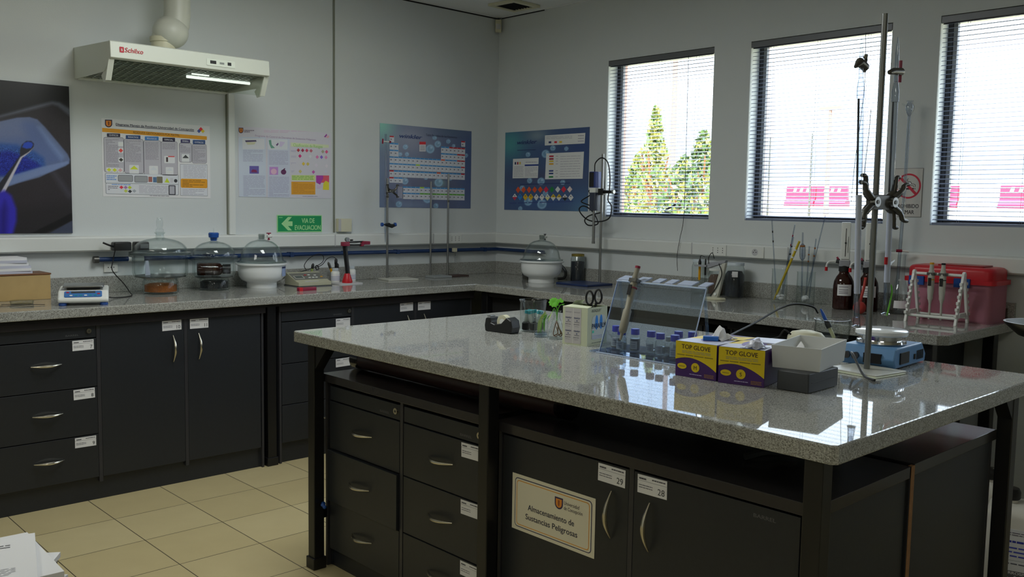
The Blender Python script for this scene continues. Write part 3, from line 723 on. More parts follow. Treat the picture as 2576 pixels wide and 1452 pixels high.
def print_mat():
    if 'printed_picture' in M: return M['printed_picture']
    m = bpy.data.materials.new('printed_picture'); m.use_nodes = True; p = m.node_tree.nodes['Principled BSDF']
    t = m.node_tree.nodes.new('ShaderNodeAttribute'); t.attribute_name = 'print'; m.node_tree.links.new(t.outputs['Color'], p.inputs['Base Color'])
    p.inputs['Roughness'].default_value = .38; M['printed_picture'] = m; return m
def picture(w, h, quad, xs, ys, fn, k=1.5):
    """flat printed picture: a grid whose points carry the print's colours (in the picture's own coordinates)"""
    xl, xr, tl, tr, bl, br = quad; U, V = np.meshgrid(xs, ys); X = xl+(xr-xl)*U
    T = tl+(tr-tl)*U; B = bl+(br-bl)*U; Y = B-V*(B-T); C = fn(X, Y)
    c = np.clip(C, 0, 255)/255; c = np.where(c <= .04045, c/12.92, ((c+.055)/1.055)**2.4)
    kk = np.minimum(k, .80/np.maximum(c.max(-1), .001))[..., None]; c = c*kk
    ny, nx = U.shape; vs = [(float(a)*w, -.0004, float(b)*h) for a, b in zip(U.ravel(), V.ravel())]
    fs = [(j*nx+i, j*nx+i+1, (j+1)*nx+i+1, (j+1)*nx+i) for j in range(ny-1) for i in range(nx-1)]
    me = bpy.data.meshes.new('printed_face'); me.from_pydata(vs, [], fs); me.materials.append(print_mat())
    at = me.color_attributes.new('print', 'FLOAT_COLOR', 'POINT'); at.data.foreach_set('color', np.concatenate([c.reshape(-1, 3), np.ones((c.size//3, 1))], 1).astype(np.float32).ravel())
    o = bpy.data.objects.new('printed_face', me); COL.objects.link(o); return o
# big photograph at the far left
q = (-1352, 630, -73, 70, 1405, 1405)
def photo(X, Y):
    C = np.zeros(X.shape+(3,))+np.array((36, 33, 37.)); rn = np.random.RandomState(3)
    C = mixc(C, soft(X, Y, [(-1400, -200), (700, -200), (630, 245), (480, 205), (0, 330), (-1400, 700)], 60), (11, 11, 12))
    C = mixc(C, soft(X, Y, [(-1352, 720), (0, 340), (350, 236), (470, 205), (540, 214), (640, 275), (640, 345), (520, 250), (470, 236), (0, 362), (-1352, 760)], 26)*.85, (88, 94, 108))
    C = mixc(C, soft(X, Y, [(0, 420), (470, 260), (640, 380), (640, 1100), (0, 1200)], 120)*.5, (52, 46, 52))
    C = mixc(C, soft(X, Y, [(430, 830), (470, 830), (640, 1060), (600, 1080)], 60)*.4, (90, 92, 112))
    tray = [(-900, 620), (-400, 470), (0, 395), (150, 358), (260, 350), (330, 370), (400, 440), (500, 560), (600, 680), (622, 730), (615, 765), (580, 790), (430, 850), (330, 895), (150, 945), (40, 985), (-300, 1080), (-900, 1160)]
    C = mixc(C, soft(X, Y, tray, 12), (94, 108, 144))
    C = mixc(C, soft(X, Y, [(-850, 690), (-300, 520), (0, 440), (200, 392), (300, 400), (370, 470), (470, 600), (560, 720), (540, 745), (400, 785), (100, 880), (0, 880), (-400, 1000), (-850, 1060)], 50)*.8, (84, 102, 150))
    C = mixc(C, soft(X, Y, [(330, 440), (360, 440), (570, 700), (540, 740), (430, 600)], 50)*.7, (118, 140, 186))
    C = mixc(C, soft(X, Y, [(-200, 420), (180, 380), (230, 540), (0, 560)], 90)*.5, (112, 120, 146))
    C = mixc(C, soft(X, Y, [(-600, 800), (-200, 600), (0, 590), (140, 600), (300, 660), (380, 720), (390, 790), (250, 838), (100, 885), (0, 880), (-500, 960)], 40), (46, 82, 150))
    C = mixc(C, soft(X, Y, [(-450, 800), (-100, 690), (60, 655), (200, 700), (310, 760), (350, 795), (120, 866), (-300, 920)], 34), (24, 38, 138))
    sp = soft(X, Y, [(-500, 800), (-100, 640), (60, 610), (250, 660), (380, 760), (120, 866), (-300, 920)], 60); C = C+sp[..., None]*rn.normal(0, 1, X.shape)[..., None]*np.array((10, 14, 24.))
    C = mixc(C, soft(X, Y, [(0, 905), (350, 800), (600, 745), (612, 765), (430, 845), (150, 940), (0, 985)], 16)*.7, (120, 140, 186))
    C = mixc(C, soft(X, Y, [(166, 700), (166, 650), (185, 600), (225, 566), (270, 566), (294, 590), (288, 628), (250, 672), (200, 702), (0, 1010), (-60, 1050), (-60, 1000), (100, 790)], 8), (40, 40, 50))
    C = mixc(C, soft(X, Y, [(186, 622), (205, 584), (240, 571), (275, 578), (286, 600), (268, 630), (225, 636)], 10), (36, 70, 178))
    C = mixc(C, soft(X, Y, [(290, 622), (252, 668), (207, 703), (184, 718), (24, 1030), (-60, 1180), (-80, 1150), (168, 712), (245, 664)], 9), (184, 182, 194))
    C = mixc(C, soft(X, Y, [(-200, 1500), (-160, 1180), (-60, 1040), (20, 1012), (80, 1060), (120, 1180), (118, 1290), (80, 1420), (70, 1500)], 34), (50, 42, 172))
    C = mixc(C, soft(X, Y, [(-40, 1500), (-20, 1200), (20, 1110), (40, 1180), (20, 1500)], 50)*.8, (30, 22, 112))
    C = mixc(C, soft(X, Y, [(640, 1214), (640, 1282), (360, 1410), (230, 1410)], 10), (13, 12, 15)); C = mixc(C, soft(X, Y, [(640, 1284), (640, 1430), (360, 1430)], 12), (58, 64, 84))
    return C+rn.normal(0, 1.2, X.shape)[..., None]
v = thing('wall_photograph', 'large dark photograph of a blue powder tray and spatula, left on the wall', 'picture', (-3.9, -.009, 1.209))
MB().box(0, .995, 0, .008, 0, .73, 'black').build('panel', v, bevel=.001)
o = picture(.995, .73, q, np.concatenate([np.linspace(0, .66, 20)[:-1], np.linspace(.66, 1, 110)]), np.linspace(0, 1, 230), photo, 1.25); o.parent = v

# waste handling diagram
b = Board(.583, .40, 'paper', .0015, quad=(90, 1900, 70, 165, 1385, 1385))
b.shield(202, 158, 112, 128, 2)
for s_, X, w in (('Diagrama Manejo de Residuos Universidad de Concepción', 315, .418),): b.text(s_, X, 184, .0115, (30, 34, 62), 3, w=w, bold=.02, dy=-.052)
b.poly([(315, 190), (1620, 254), (1620, 262), (315, 198)], (30, 34, 62), 2)
b.dia(1740, 250, 68, (120, 40, 60), 2); b.poly([(1740, 182), (1774, 216), (1740, 250), (1706, 216)], (206, 36, 52), 3); b.poly([(1706, 216), (1740, 250), (1706, 284), (1672, 250)], (60, 80, 150), 3)
b.poly([(1774, 216), (1808, 250), (1774, 284), (1740, 250)], (226, 200, 40), 3); b.poly([(1740, 250), (1774, 284), (1740, 318), (1706, 284)], (236, 236, 236), 3)
b.poly([(100, 232), (1845, 336), (1845, 396), (100, 300)], (226, 158, 24), 2); b.text('RESIDUOS GESTIONADOS POR MATPEL', 590, 312, .0115, (92, 62, 18), 3, w=.25, bold=.01, dy=-.06)
def pan(x0, x1, y0, y1, hd, cc, hx0, hx1, hy0, hy1):
    b.frame(x0, y0, x1, y1, 30, 5, (54, 54, 64), (168, 166, 174), 1); b.rrect(hx0, hy0, hx1, hy1, 10, cc, 3); b.text(hd, (hx0+hx1)/2, hy1-16, .008, (220, 222, 230), 4, w=(hx1-hx0)*.00022, align='c', bold=.01)
pan(118, 436, 385, 972, 'QUIMICOS', (30, 28, 50), 172, 380, 322, 380); pan(436, 752, 405, 985, 'RADIACTIVOS', (36, 66, 112), 468, 706, 345, 405)
pan(752, 1046, 425, 1000, 'BIOLOGICOS', (50, 110, 172), 776, 1006, 358, 420); pan(1042, 1325, 435, 1010, 'ESPECIAL', (34, 30, 56), 1070, 1284, 372, 436)
pan(1352, 1575, 455, 780, 'GENERAL', (50, 46, 90), 1380, 1545, 395, 452); pan(1577, 1838, 470, 795, 'OTROS', (52, 76, 122), 1592, 1815, 400, 468)
b.lines(150, 415, 350, 880, 20, G2, 3, .3, 11); b.lines(458, 425, 710, 795, 20, G2, 3, .3, 12); b.lines(780, 450, 1000, 750, 15, G2, 3, .3, 13); b.lines(1065, 465, 1290, 570, 5, G2, 3, .3, 14); b.lines(1370, 485, 1550, 620, 6, G2, 3, .3, 15); b.lines(1595, 495, 1815, 770, 14, G2, 3, .3, 16)
for x, y, w, h, cc in ((385, 495, 40, 38, (226, 228, 226)), (385, 605, 42, 42, (202, 66, 60)), (385, 760, 42, 38, (50, 52, 46)), (192, 932, 44, 36, (190, 196, 40)), (280, 934, 44, 36, (190, 196, 40)), (370, 936, 44, 36, (196, 156, 160)),
                       (592, 915, 78, 72, (188, 198, 44)), (912, 922, 74, 72, (206, 210, 216)), (1182, 928, 66, 62, (206, 210, 216)), (1462, 708, 66, 66, (60, 62, 64))):
    b.rrect(x-w, y-h, x+w, y+h, 12, (216, 218, 220), 4); b.dia(x, y, w*.85, cc, 5, h*.85)
    if w > 50: b.poly([(x-w*.85, y+2), (x, y+h*.85), (x+w*.85, y+2)], (222, 224, 224), 6)
b.rrect(1095, 680, 1275, 800, 12, (216, 218, 220), 4); b.rect(1160, 680, 1270, 696, (196, 60, 60), 5); b.rect(1125, 700, 1158, 780, (60, 50, 50), 5)
b.frame(130, 988, 1335, 1165, 25, 5, (60, 70, 84), (214, 218, 224), 1); b.lines(150, 1020, 310, 1110, 3, (86, 130, 190), 3, .5, 21)
for x0, x1 in ((330, 570), (592, 812)): b.frame(x0, 1015+(x0-330)*.03, x1, 1128+(x0-330)*.03, 22, 7, (76, 80, 88), (142, 144, 148), 3)
b.rect(824, 1036, 886, 1124, (150, 92, 84), 3).rect(900, 1040, 960, 1130, (74, 106, 140), 3).rrect(962, 1030, 1060, 1140, 12, (110, 104, 86), 3).poly([(1092, 1126), (1136, 1050), (1180, 1130)], (176, 190, 40), 3).rect(1190, 1050, 1240, 1130, (180, 180, 186), 3).disc(1284, 1096, 30, (44, 46, 50), 3)
b.frame(134, 1150, 1335, 1340, 25, 5, (60, 70, 84), (216, 218, 224), 1); b.lines(230, 1165, 530, 1190, 1, (96, 140, 196), 3, .5, 22); b.lines(170, 1195, 330, 1280, 3, G2, 3, .4, 23)
for i, (x, y, cc) in enumerate(((382, 1224, (212, 50, 70)), (450, 1224, (150, 110, 160)), (516, 1224, (176, 190, 40)), (590, 1228, (206, 210, 214)), (388, 1284, (190, 196, 200)), (452, 1284, (176, 186, 80)), (518, 1290, (50, 52, 56)), (588, 1282, (150, 156, 164)))): b.dia(x, y, 34, cc, 3, 30)
b.lines(665, 1180, 1150, 1320, 7, G1, 3, .35, 24); b.rrect(1158, 1172, 1280, 1336, 14, (62, 62, 70), 3).rrect(1176, 1188, 1262, 1322, 8, (160, 160, 168), 4)
b.rect(1364, 812, 1846, 1345, (60, 62, 74), 1).rect(1368, 816, 1842, 1341, (218, 221, 228), 2); b.lines(1420, 825, 1820, 1040, 9, G1, 3, .3, 25)
b.rrect(1372, 1056, 1842, 1212, 24, (226, 158, 24), 3); b.lines(1400, 1075, 1800, 1195, 5, (130, 92, 24), 4, .4, 26); b.lines(1400, 1225, 1800, 1330, 4, G1, 3, .3, 27); b.lines(840, 1348, 1190, 1364, 1, G2, 3, .5, 28)
tag(b.build('wall_poster'), 'white waste diagram poster with orange title bar and grey columns', 'poster', loc=(-2.75, -.0018, 1.396), rz=0, group='posters on the walls')

# faded pink and blue hazard poster
b = Board(.613, .40, mat('poster_pale', (214, 212, 222), .5), .0015, quad=(140, 1745, 125, 225, 1350, 1378))
b.shield(186, 200, 74, 96, 2); b.lines(236, 185, 400, 235, 2, (74, 56, 80), 3, .4, 31)
b.text('Programa de Control de Derrames de Sustancias Peligrosas', 415, 300, .011, (150, 128, 160), 3, w=.40, dy=-.055)
b.lines(560, 185, 1400, 230, 2, (190, 150, 180), 2, .25, 32)
b.rect(148, 310, 590, 1350, (192, 200, 214), 1).rect(620, 335, 1000, 1362, (194, 200, 216), 1).rect(208, 335, 570, 520, (208, 210, 216), 2).rect(628, 345, 960, 520, (206, 210, 216), 2)
b.poly([(250, 370), (430, 362), (438, 388), (260, 400)], (74, 64, 96), 3).poly([(260, 400), (430, 395), (400, 440), (290, 445)], (186, 186, 160), 3)
b.poly([(640, 360), (680, 355), (690, 440), (745, 495), (680, 502), (650, 430)], (96, 146, 128), 3).poly([(760, 440), (800, 400), (805, 430), (780, 460)], (96, 60, 110), 3).poly([(830, 380), (920, 390), (860, 470), (820, 470)], (190, 180, 206), 3)
for a, (x0, y0, x1, y1, n) in enumerate(((215, 530, 540, 740, 9), (640, 540, 970, 790, 11), (215, 975, 570, 1340, 17), (640, 990, 980, 1345, 16))): b.lines(x0, y0, x1, y1, n, (144, 142, 170), 3, .28, 33+a)
b.rect(318, 812, 472, 945, (92, 84, 152), 3).poly([(345, 900), (370, 870), (430, 880), (445, 925), (350, 920)], (116, 36, 84), 4).rect(650, 825, 796, 962, (176, 130, 190), 3).disc(722, 905, 50, (206, 170, 190), 4).disc(890, 912, 46, (92, 40, 84), 3).poly([(880, 880), (900, 845), (924, 850), (898, 880)], (92, 40, 84), 3)
b.poly([(1020, 395), (1700, 430), (1700, 482), (1020, 465)], (216, 226, 190), 2); b.text('Clasificación de Riesgos', 1060, 462, .018, (136, 186, 96), 3, w=.20, bold=.01, dy=-.03)
for x, y, cc in ((1150, 528, (168, 52, 60)), (1226, 530, (150, 36, 72)), (1300, 532, (190, 60, 92)), (1376, 536, (176, 96, 110)), (1590, 548, (150, 150, 130)), (1660, 552, (216, 80, 130)), (1178, 630, (196, 44, 116)), (1360, 636, (200, 204, 208)), (1488, 645, (206, 120, 170)), (1566, 646, (120, 90, 190)), (1650, 650, (222, 150, 190)),
                 (1240, 765, (206, 180, 60)), (1318, 768, (196, 180, 90)), (1470, 790, (206, 200, 214)), (1660, 800, (206, 200, 210)), (1182, 900, (186, 176, 110)), (1418, 908, (180, 80, 160)), (1646, 900, (190, 190, 206))): b.dia(x, y, 30, cc, 3, 34)
for y in (530, 630, 750, 890): b.lines(1020, y-8, 1110, y+30, 2, (160, 156, 184), 3, .35, y)
b.rect(1030, 965, 1450, 1060, (206, 216, 140), 2); b.lines(1036, 972, 1420, 1050, 3, (120, 170, 80), 3, .5, 41)
b.rect(1024, 1080, 1452, 1305, (228, 164, 40), 2); b.lines(1050, 1092, 1430, 1290, 8, (176, 118, 30), 3, .3, 42)
b.rect(1468, 968, 1706, 1095, (224, 90, 110), 2).poly([(1468, 968), (1590, 968), (1600, 1010), (1540, 1130), (1470, 1095)], (158, 50, 152), 3).poly([(1640, 1060), (1704, 1090), (1704, 1225), (1590, 1220), (1600, 1110)], (226, 214, 50), 3).lines(1480, 1140, 1570, 1200, 3, (200, 150, 200), 3, .4, 43)
b.lines(1220, 1325, 1640, 1350, 1, (150, 150, 170), 3, .4, 44).poly([(1610, 290), (1660, 235), (1672, 260), (1640, 300)], (150, 70, 150), 3).poly([(1650, 300), (1690, 260), (1712, 290), (1680, 312)], (226, 170, 180), 3)
tag(b.build('wall_poster'), 'faded pinkish poster with small hazard diamonds and an orange block', 'poster', loc=(-1.998, -.0018, 1.409), rz=0, group='posters on the walls')

# periodic table poster
mat('poster_blue', (122, 138, 168), .35)
WK = (28, 52, 104)
def bubbles(b, L_):
    for x, y, r_ in L_: b.disc(x, y, r_, (120, 156, 184), 2).disc(x-r_*.1, y+r_*.05, r_*.72, (104, 138, 168), 3).disc(x+r_*.1, y-r_*.3, r_*.3, (170, 200, 214), 4)
def bub(C, X, Y, L_):
    for x, y, r_ in L_:
        d = np.sqrt((X-x)**2+(Y-y)**2)/r_; C = mixc(C, np.clip((1.08-d)*6, 0, 1)*.75, (112, 150, 180)); C = mixc(C, np.clip(1-np.abs(d-.8)*4, 0, 1)*(d < 1.1)*.6, (150, 184, 206))
        g = np.sqrt((X-x-.25*r_)**2+(Y-y+.3*r_)**2)/r_; C = mixc(C, np.clip(1-g*2.6, 0, 1)*.8, (196, 216, 226))
    return C
def blob(C, X, Y, x, y, rx, ry, col, a=1): return mixc(C, a*np.exp(-((X-x)/rx)**2-((Y-y)/ry)**2), col)
def per_bg(X, Y):
    C = np.zeros(X.shape+(3,))+np.array((84, 94, 122.))
    C = blob(C, X, Y, 370, 430, 120, 170, (112, 176, 158), .95); C = blob(C, X, Y, 620, 560, 200, 150, (126, 128, 146), .8); C = blob(C, X, Y, 1190, 800, 120, 380, (60, 80, 122), .8); C = blob(C, X, Y, 750, 980, 300, 120, (84, 84, 108), .8)
    C = blob(C, X, Y, 350, 1000, 60, 260, (82, 100, 128), .9); C = blob(C, X, Y, 890, 955, 60, 34, (126, 160, 150), .8); C = blob(C, X, Y, 620, 1160, 200, 40, (104, 118, 146), .8); C = blob(C, X, Y, 1000, 470, 160, 60, (74, 92, 116), .7)
    return bub(C, X, Y, [(797, 640, 40), (868, 595, 30), (838, 536, 20), (968, 570, 20), (572, 622, 22), (1145, 700, 18), (775, 1100, 42), (855, 1168, 24), (517, 1155, 28), (640, 1085, 26), (880, 950, 40), (990, 905, 26), (760, 905, 20), (570, 940, 30), (1020, 612, 16), (525, 690, 18), (585, 690, 18)])
qp = (350, 1195, 405, 478, 1185, 1190); b = Board(.773, .537, 'poster_blue', .002, quad=qp); pic = picture(.773, .537, qp, np.linspace(0, 1, 130), np.linspace(0, 1, 96), per_bg)
b.text('winkler', 517, 537, .026, WK, 6, w=.187, bold=.02, italic=.25, dy=-.045); b.text('Tabla Periódica de los Elementos', 755, 520, .015, (50, 56, 84), 6, w=.27, bold=.005, dy=-.05)
CW = (1132-432)/18.; BLU, RDD = (62, 132, 186), (176, 40, 52)
def cell(c0, c1, y, h, cols=None, lean=0):
    xr_ = 432+c0*CW; U = lambda X: b.P(X, y)[0]; v1_ = b.P(xr_, y)[1]; v0_ = b.P(xr_, y+h)[1]; dv = (v1_-v0_)/h       # a straight row in the print's own plane
    def rc(xa, ta, xb, tb, m, z): b.poly([(U(xa), v1_-ta*dv), (U(xb), v1_-ta*dv), (U(xb), v1_-tb*dv), (U(xa), v1_-tb*dv)], m, z, raw=True)
    rc(xr_, 0, 432+c1*CW, h, (196, 198, 206), 5)
    for k in range(c0+1, c1): rc(432+k*CW-.8, 16, 432+k*CW+.8, h, (150, 152, 166), 6)
    for k in range(c0, c1):
        cc = BLU
        for (a_, b_, cc_) in (cols or []):
            if a_ <= k < b_: cc = cc_
        rc(432+k*CW, 0, 432+(k+1)*CW-2, 13, cc, 6); rc(432+k*CW+7, 26, 432+k*CW+20, 38, (120, 120, 132), 6)
cell(0, 1, 520, 58, [(0, 1, RDD)]); cell(17, 18, 566, 52, [(17, 18, RDD)]); cell(0, 2, 585, 62); cell(12, 18, 616, 60, [(14, 18, RDD)]); cell(0, 2, 647, 62); cell(12, 18, 677, 60, [(16, 18, RDD)])
cell(0, 18, 709, 62, [(12, 13, (206, 90, 60)), (16, 18, RDD)]); cell(0, 18, 771, 62, [(6, 7, (150, 190, 60)), (17, 18, RDD)]); cell(0, 18, 838, 62, [(0, 1, RDD), (11, 12, (206, 90, 60)), (17, 18, RDD)]); cell(0, 3, 902, 52, [(0, 1, RDD)])
cell(3, 18, 988, 58, [(7, 8, (150, 190, 60))]); cell(3, 18, 1046, 60, [(7, 18, (86, 156, 50))]); b.rect(432+3*CW-2, 900, 445+2*CW, 902, (196, 198, 206), 5)
b.rect(696, 574, 754, 664, (206, 206, 212), 6).rect(696, 574, 754, 600, (200, 40, 50), 7).lines(704, 608, 746, 655, 4, G2, 8, .3, 51)
b.rect(505, 990, 553, 1100, (140, 142, 160), 5)
pt = tag(b.build('wall_poster'), 'blue periodic table poster left of the room corner', 'poster', loc=(-1.0225, -.0022, 1.36), rz=0, group='posters on the walls'); pic.parent = pt

# hazard classification poster on the window wall
b = Board(.80, .545, mat('poster_navy', (92, 118, 158), .35), .002, quad=(1515, 2285, 487, 457, 1190, 1228))
def haz_bg(X, Y):
    C = np.zeros(X.shape+(3,))+np.array((58, 78, 114.))
    C = blob(C, X, Y, 1560, 590, 150, 150, (70, 136, 140), .95); C = blob(C, X, Y, 1820, 520, 110, 70, (118, 134, 142), .8); C = blob(C, X, Y, 2200, 640, 140, 200, (42, 62, 108), .8); C = blob(C, X, Y, 1880, 900, 400, 80, (66, 66, 92), .6)
    C = blob(C, X, Y, 2240, 1200, 120, 120, (76, 112, 140), .8); C = blob(C, X, Y, 1900, 1120, 300, 70, (52, 80, 130), .7)
    return bub(C, X, Y, [(1905, 690, 36), (1970, 640, 24), (2090, 648, 18), (1740, 692, 22), (1760, 930, 24), (1868, 940, 34), (2065, 955, 22), (1750, 1120, 40), (1880, 1150, 44), (1675, 1185, 20), (1690, 1000, 26), (1910, 1050, 24)])
pic = picture(.80, .545, (1515, 2285, 487, 457, 1190, 1228), np.linspace(0, 1, 130), np.linspace(0, 1, 96), haz_bg)
b.text('winkler', 1636, 597, .027, (26, 44, 96), 6, w=.195, bold=.02, italic=.25, dy=.03); b.rect(1636, 648, 1812, 653, (30, 46, 90), 5)
b.poly([(1897, 522), (2252, 510), (2248, 606), (1897, 614)], (206, 208, 208), 5); b.lines(1910, 530, 2140, 560, 3, G1, 6, .3, 61)
for x, cc in ((1944, (30, 40, 90)), (1995, (190, 40, 56)), (2040, (226, 196, 70))): b.rect(x-12, 577, x+12, 595, cc, 6)
b.lines(2190, 522, 2240, 596, 3, G1, 6, .3, 62); b.poly([(1597, 728), (1843, 724), (1838, 908), (1595, 905)], (206, 208, 208), 5)
for x, cc in ((1621, (36, 44, 90)), (1644, (150, 40, 50)), (1666, (226, 196, 70))): b.rect(x-7, 757, x+7, 780, cc, 6)
b.rect(1712, 782, 1842, 797, (36, 60, 130), 6); b.lines(1606, 795, 1700, 895, 7, G1, 6, .3, 63).lines(1716, 805, 1832, 895, 8, G1, 6, .3, 64).lines(1720, 755, 1830, 770, 1, G1, 6, .4, 65)
b.poly([(1912, 687), (2244, 680), (2238, 926), (1905, 922)], (206, 208, 208), 5)
for y, cc in ((715, (170, 24, 48)), (739, (150, 20, 44)), (760, (226, 196, 60)), (785, (226, 170, 40)), (848, (40, 60, 120)), (872, (40, 60, 120)), (903, (20, 120, 60))): b.rect(1940, y-8, 1980, y+6, cc, 6); b.rect(2000, y-2, 2020, y+1, G2, 6)
for k in range(9): b.lines(2040, 712+k*23, 2215, 724+k*23, 1, G1, 6, .3, 70+k)
for i, cc in enumerate([(222, 84, 34)]*5+[(214, 40, 76), (20, 120, 60), (200, 204, 206), (206, 36, 60), (226, 206, 206)]): b.dia(1652+i*53, 1012+i*1, 23, cc, 6, 30)
for i, (c1, c2) in enumerate((((206, 206, 206), (180, 40, 70)), ((40, 120, 186),)*2, ((234, 190, 30),)*2, ((234, 190, 30),)*2, ((214, 214, 214),)*2, ((214, 214, 214),)*2, ((206, 210, 200), (230, 226, 160)), ((226, 196, 40), (216, 216, 210)), ((226, 190, 40), (214, 214, 210)), ((214, 214, 214), (30, 30, 34)), ((206, 206, 206),)*2)):
    x = 1620+i*52; b.dia(x, 1076+i*2, 24, c1, 6, 32); b.poly([(x-24, 1076+i*2), (x, 1108+i*2), (x+24, 1076+i*2)], c2, 7); b.disc(x, 1066+i*2, 5, (60, 60, 60), 8)
b.rect(1670, 960, 2130, 967, (36, 50, 100), 4).lines(1570, 1125, 2160, 1140, 1, (50, 66, 120), 4, .5, 66)
pt = tag(b.build('wall_poster'), 'dark blue hazard symbol poster right of the room corner', 'poster', loc=(-.0022, -.0835, 1.3555), rz=-90, group='posters on the walls'); pic.parent = pt

# evacuation sign
b = Board(.305, .103, 'green_pale', .003); b.rrect(.005, .005, .300, .098, .001, 'green_sign', 1)
b.poly([(.028, .051), (.072, .091), (.098, .091), (.072, .065), (.102, .065), (.102, .037), (.072, .037), (.098, .011), (.072, .011)], 'green_pale', 3)
b.text('VIA DE', .209, .056, .028, 'green_pale', 3, w=.088, bold=.025, align='c').text('EVACUACION', .206, .014, .028, 'green_pale', 3, w=.176, bold=.025, align='c').lines(.012, .084, .036, .092, 1, (120, 200, 130), 3, .5, 5)
tag(b.build('evacuation_sign'), 'green evacuation route sign with a left arrow', 'sign', loc=(-1.757, -.0035, 1.204), rz=0)

# no smoking sign
b = Board(.139, .236, 'steel_dull', .002); b.rect(.002, .002, .137, .234, mat('sign_white', (206, 204, 200), .5), 1)
b.disc(.0705, .150, .061, (178, 24, 52), 3, n=40).disc(.0705, .150, .0525, 'sign_white', 4, n=40)
b.rect(.028, .133, .098, .141, (26, 26, 28), 5).rect(.102, .133, .105, .141, (26, 26, 28), 5)
for pts in ([(.104, .145), (.104, .156), (.096, .160), (.086, .160), (.082, .170), (.068, .172), (.062, .180), (.070, .186)], [(.097, .145), (.096, .151), (.084, .153), (.078, .163)]):
    for (xa, ya), (xb, yb) in zip(pts, pts[1:]):
        d = Vector((xb-xa, yb-ya)).normalized()*.0012; b.poly([(xa-d.y, ya+d.x), (xb-d.y, yb+d.x), (xb+d.y, yb-d.x), (xa+d.y, ya-d.x)], (30, 30, 32), 5)
d = .0045; b.poly([(.0705-.042-d, .150+.042-d), (.0705-.042+d, .150+.042+d), (.0705+.042+d, .150-.042+d), (.0705+.042-d, .150-.042-d)], (178, 24, 52), 7)
b.text('PROHIBIDO', .0695, .044, .019, (38, 38, 42), 3, w=.112, bold=.02, align='c').text('FUMAR', .0695, .015, .019, (38, 38, 42), 3, w=.070, bold=.02, align='c')
tag(b.build('no_smoking_sign'), 'white no smoking sign with red ring between two windows', 'sign', loc=(-.0022, -2.899, 1.361), rz=-90)

# storage notice on the island doors
b = Board(.327, .168, mat('notice_cream', (226, 221, 200), .35), .001); b.rrect(.012, .010, .316, .158, .012, (28, 34, 74), 1).rrect(.0145, .0125, .3135, .1555, .010, 'notice_cream', 2)
b.rrect(.020, .017, .308, .151, .010, (214, 150, 52), 3).rrect(.0225, .0195, .3055, .1485, .008, 'notice_cream', 4)
cx, cy_ = .192, .122
for k_, (hw, hh, cc) in enumerate(((.016, .017, (52, 40, 74)), (.0115, .0125, (222, 140, 46)), (.003, .009, (140, 70, 28)))):
    b.poly([(cx-hw, cy_+hh), (cx+hw, cy_+hh)]+[(cx+hw*math.cos(R(22.5*i)), cy_-hh*.1-hh*.9*math.sin(R(22.5*i))) for i in range(9)], cc, 5+k_)
b.text('Universidad', .212, .1235, .0105, (44, 40, 52), 5, w=.058, bold=.01, italic=.1).text('de Concepción', .212, .109, .0105, (44, 40, 52), 5, w=.070, bold=.01, italic=.1)
b.text('Almacenamiento de', .160, .071, .0165, (34, 36, 52), 5, w=.183, bold=.018, align='c').text('Sustancias Peligrosas', .162, .042, .0165, (34, 36, 52), 5, w=.205, bold=.018, align='c')
tag(b.build('storage_notice'), 'white storage notice with orange border on the island door', 'notice', loc=(-2.6415, -2.988, .428), rz=-90)
# ------------------------------------------------------------------ left worktop, from the left
v = thing('wooden_box', 'light wooden box at the left end, papers lying on it', 'box', (-3.255, -.125, H), 1)
MB().box(-.18, .18, -.082, .082, 0, .118, 'wood').build('body', v, bevel=.002)
MB().box(-.183, .183, -.085, .085, .1185, .126, 'wood_dark').build('lid', v, bevel=.0015)
pp = None
for k in range(6):
    m_ = 'paper' if k % 2 else mat('sleeve', (196, 198, 214), .25)
    o = MB().rbox(-.105, .105, -.072, .072, 0, .0125, .003, m_).build('paper_bundle')
    tag(o, ['bundle of papers in a clear sleeve, lowest on the wooden box', 'white paper bundle second from the bottom on the wooden box', 'sleeved paper bundle third up on the wooden box', 'white paper bundle fourth up on the wooden box', 'sleeved paper bundle just under the top of the box pile', 'loose white papers topmost on the wooden box'][k], 'papers', 'papers on the wooden box', loc=(-3.255-.006*k+.003*(k % 3), -.125, 1.0262+.0126*k), rz=[1, -2, 1, 3, -1, 2][k])
v = thing('petri_dish', 'shallow glass petri dish in front of the wooden box', 'dish', (-3.245, -.36, H))
MB().lathe([(.045, 0), (.047, .001), (.047, .014), (.0455, .014), (.0455, .002), (0, .002)], 'glass', 32).build('base', v)
MB().lathe([(.049, .006), (.049, .0165), (.047, .018), (0, .018)], 'glass', 32, cap=False).build('lid', v)
for k, pts in enumerate(([(-3.33, -.36, .903), (-3.26, -.44, .905), (-3.18, -.47, .903)], [(-3.36, -.43, .903), (-3.29, -.46, .904), (-3.24, -.52, .903)])):
    tag(MB().tube(bez(pts, 4), .0012, 'black', 5).build('wire'), ['thin dark wire on the worktop behind the balance corner', 'thin dark wire on the worktop nearest the front left edge'][k], 'wire')

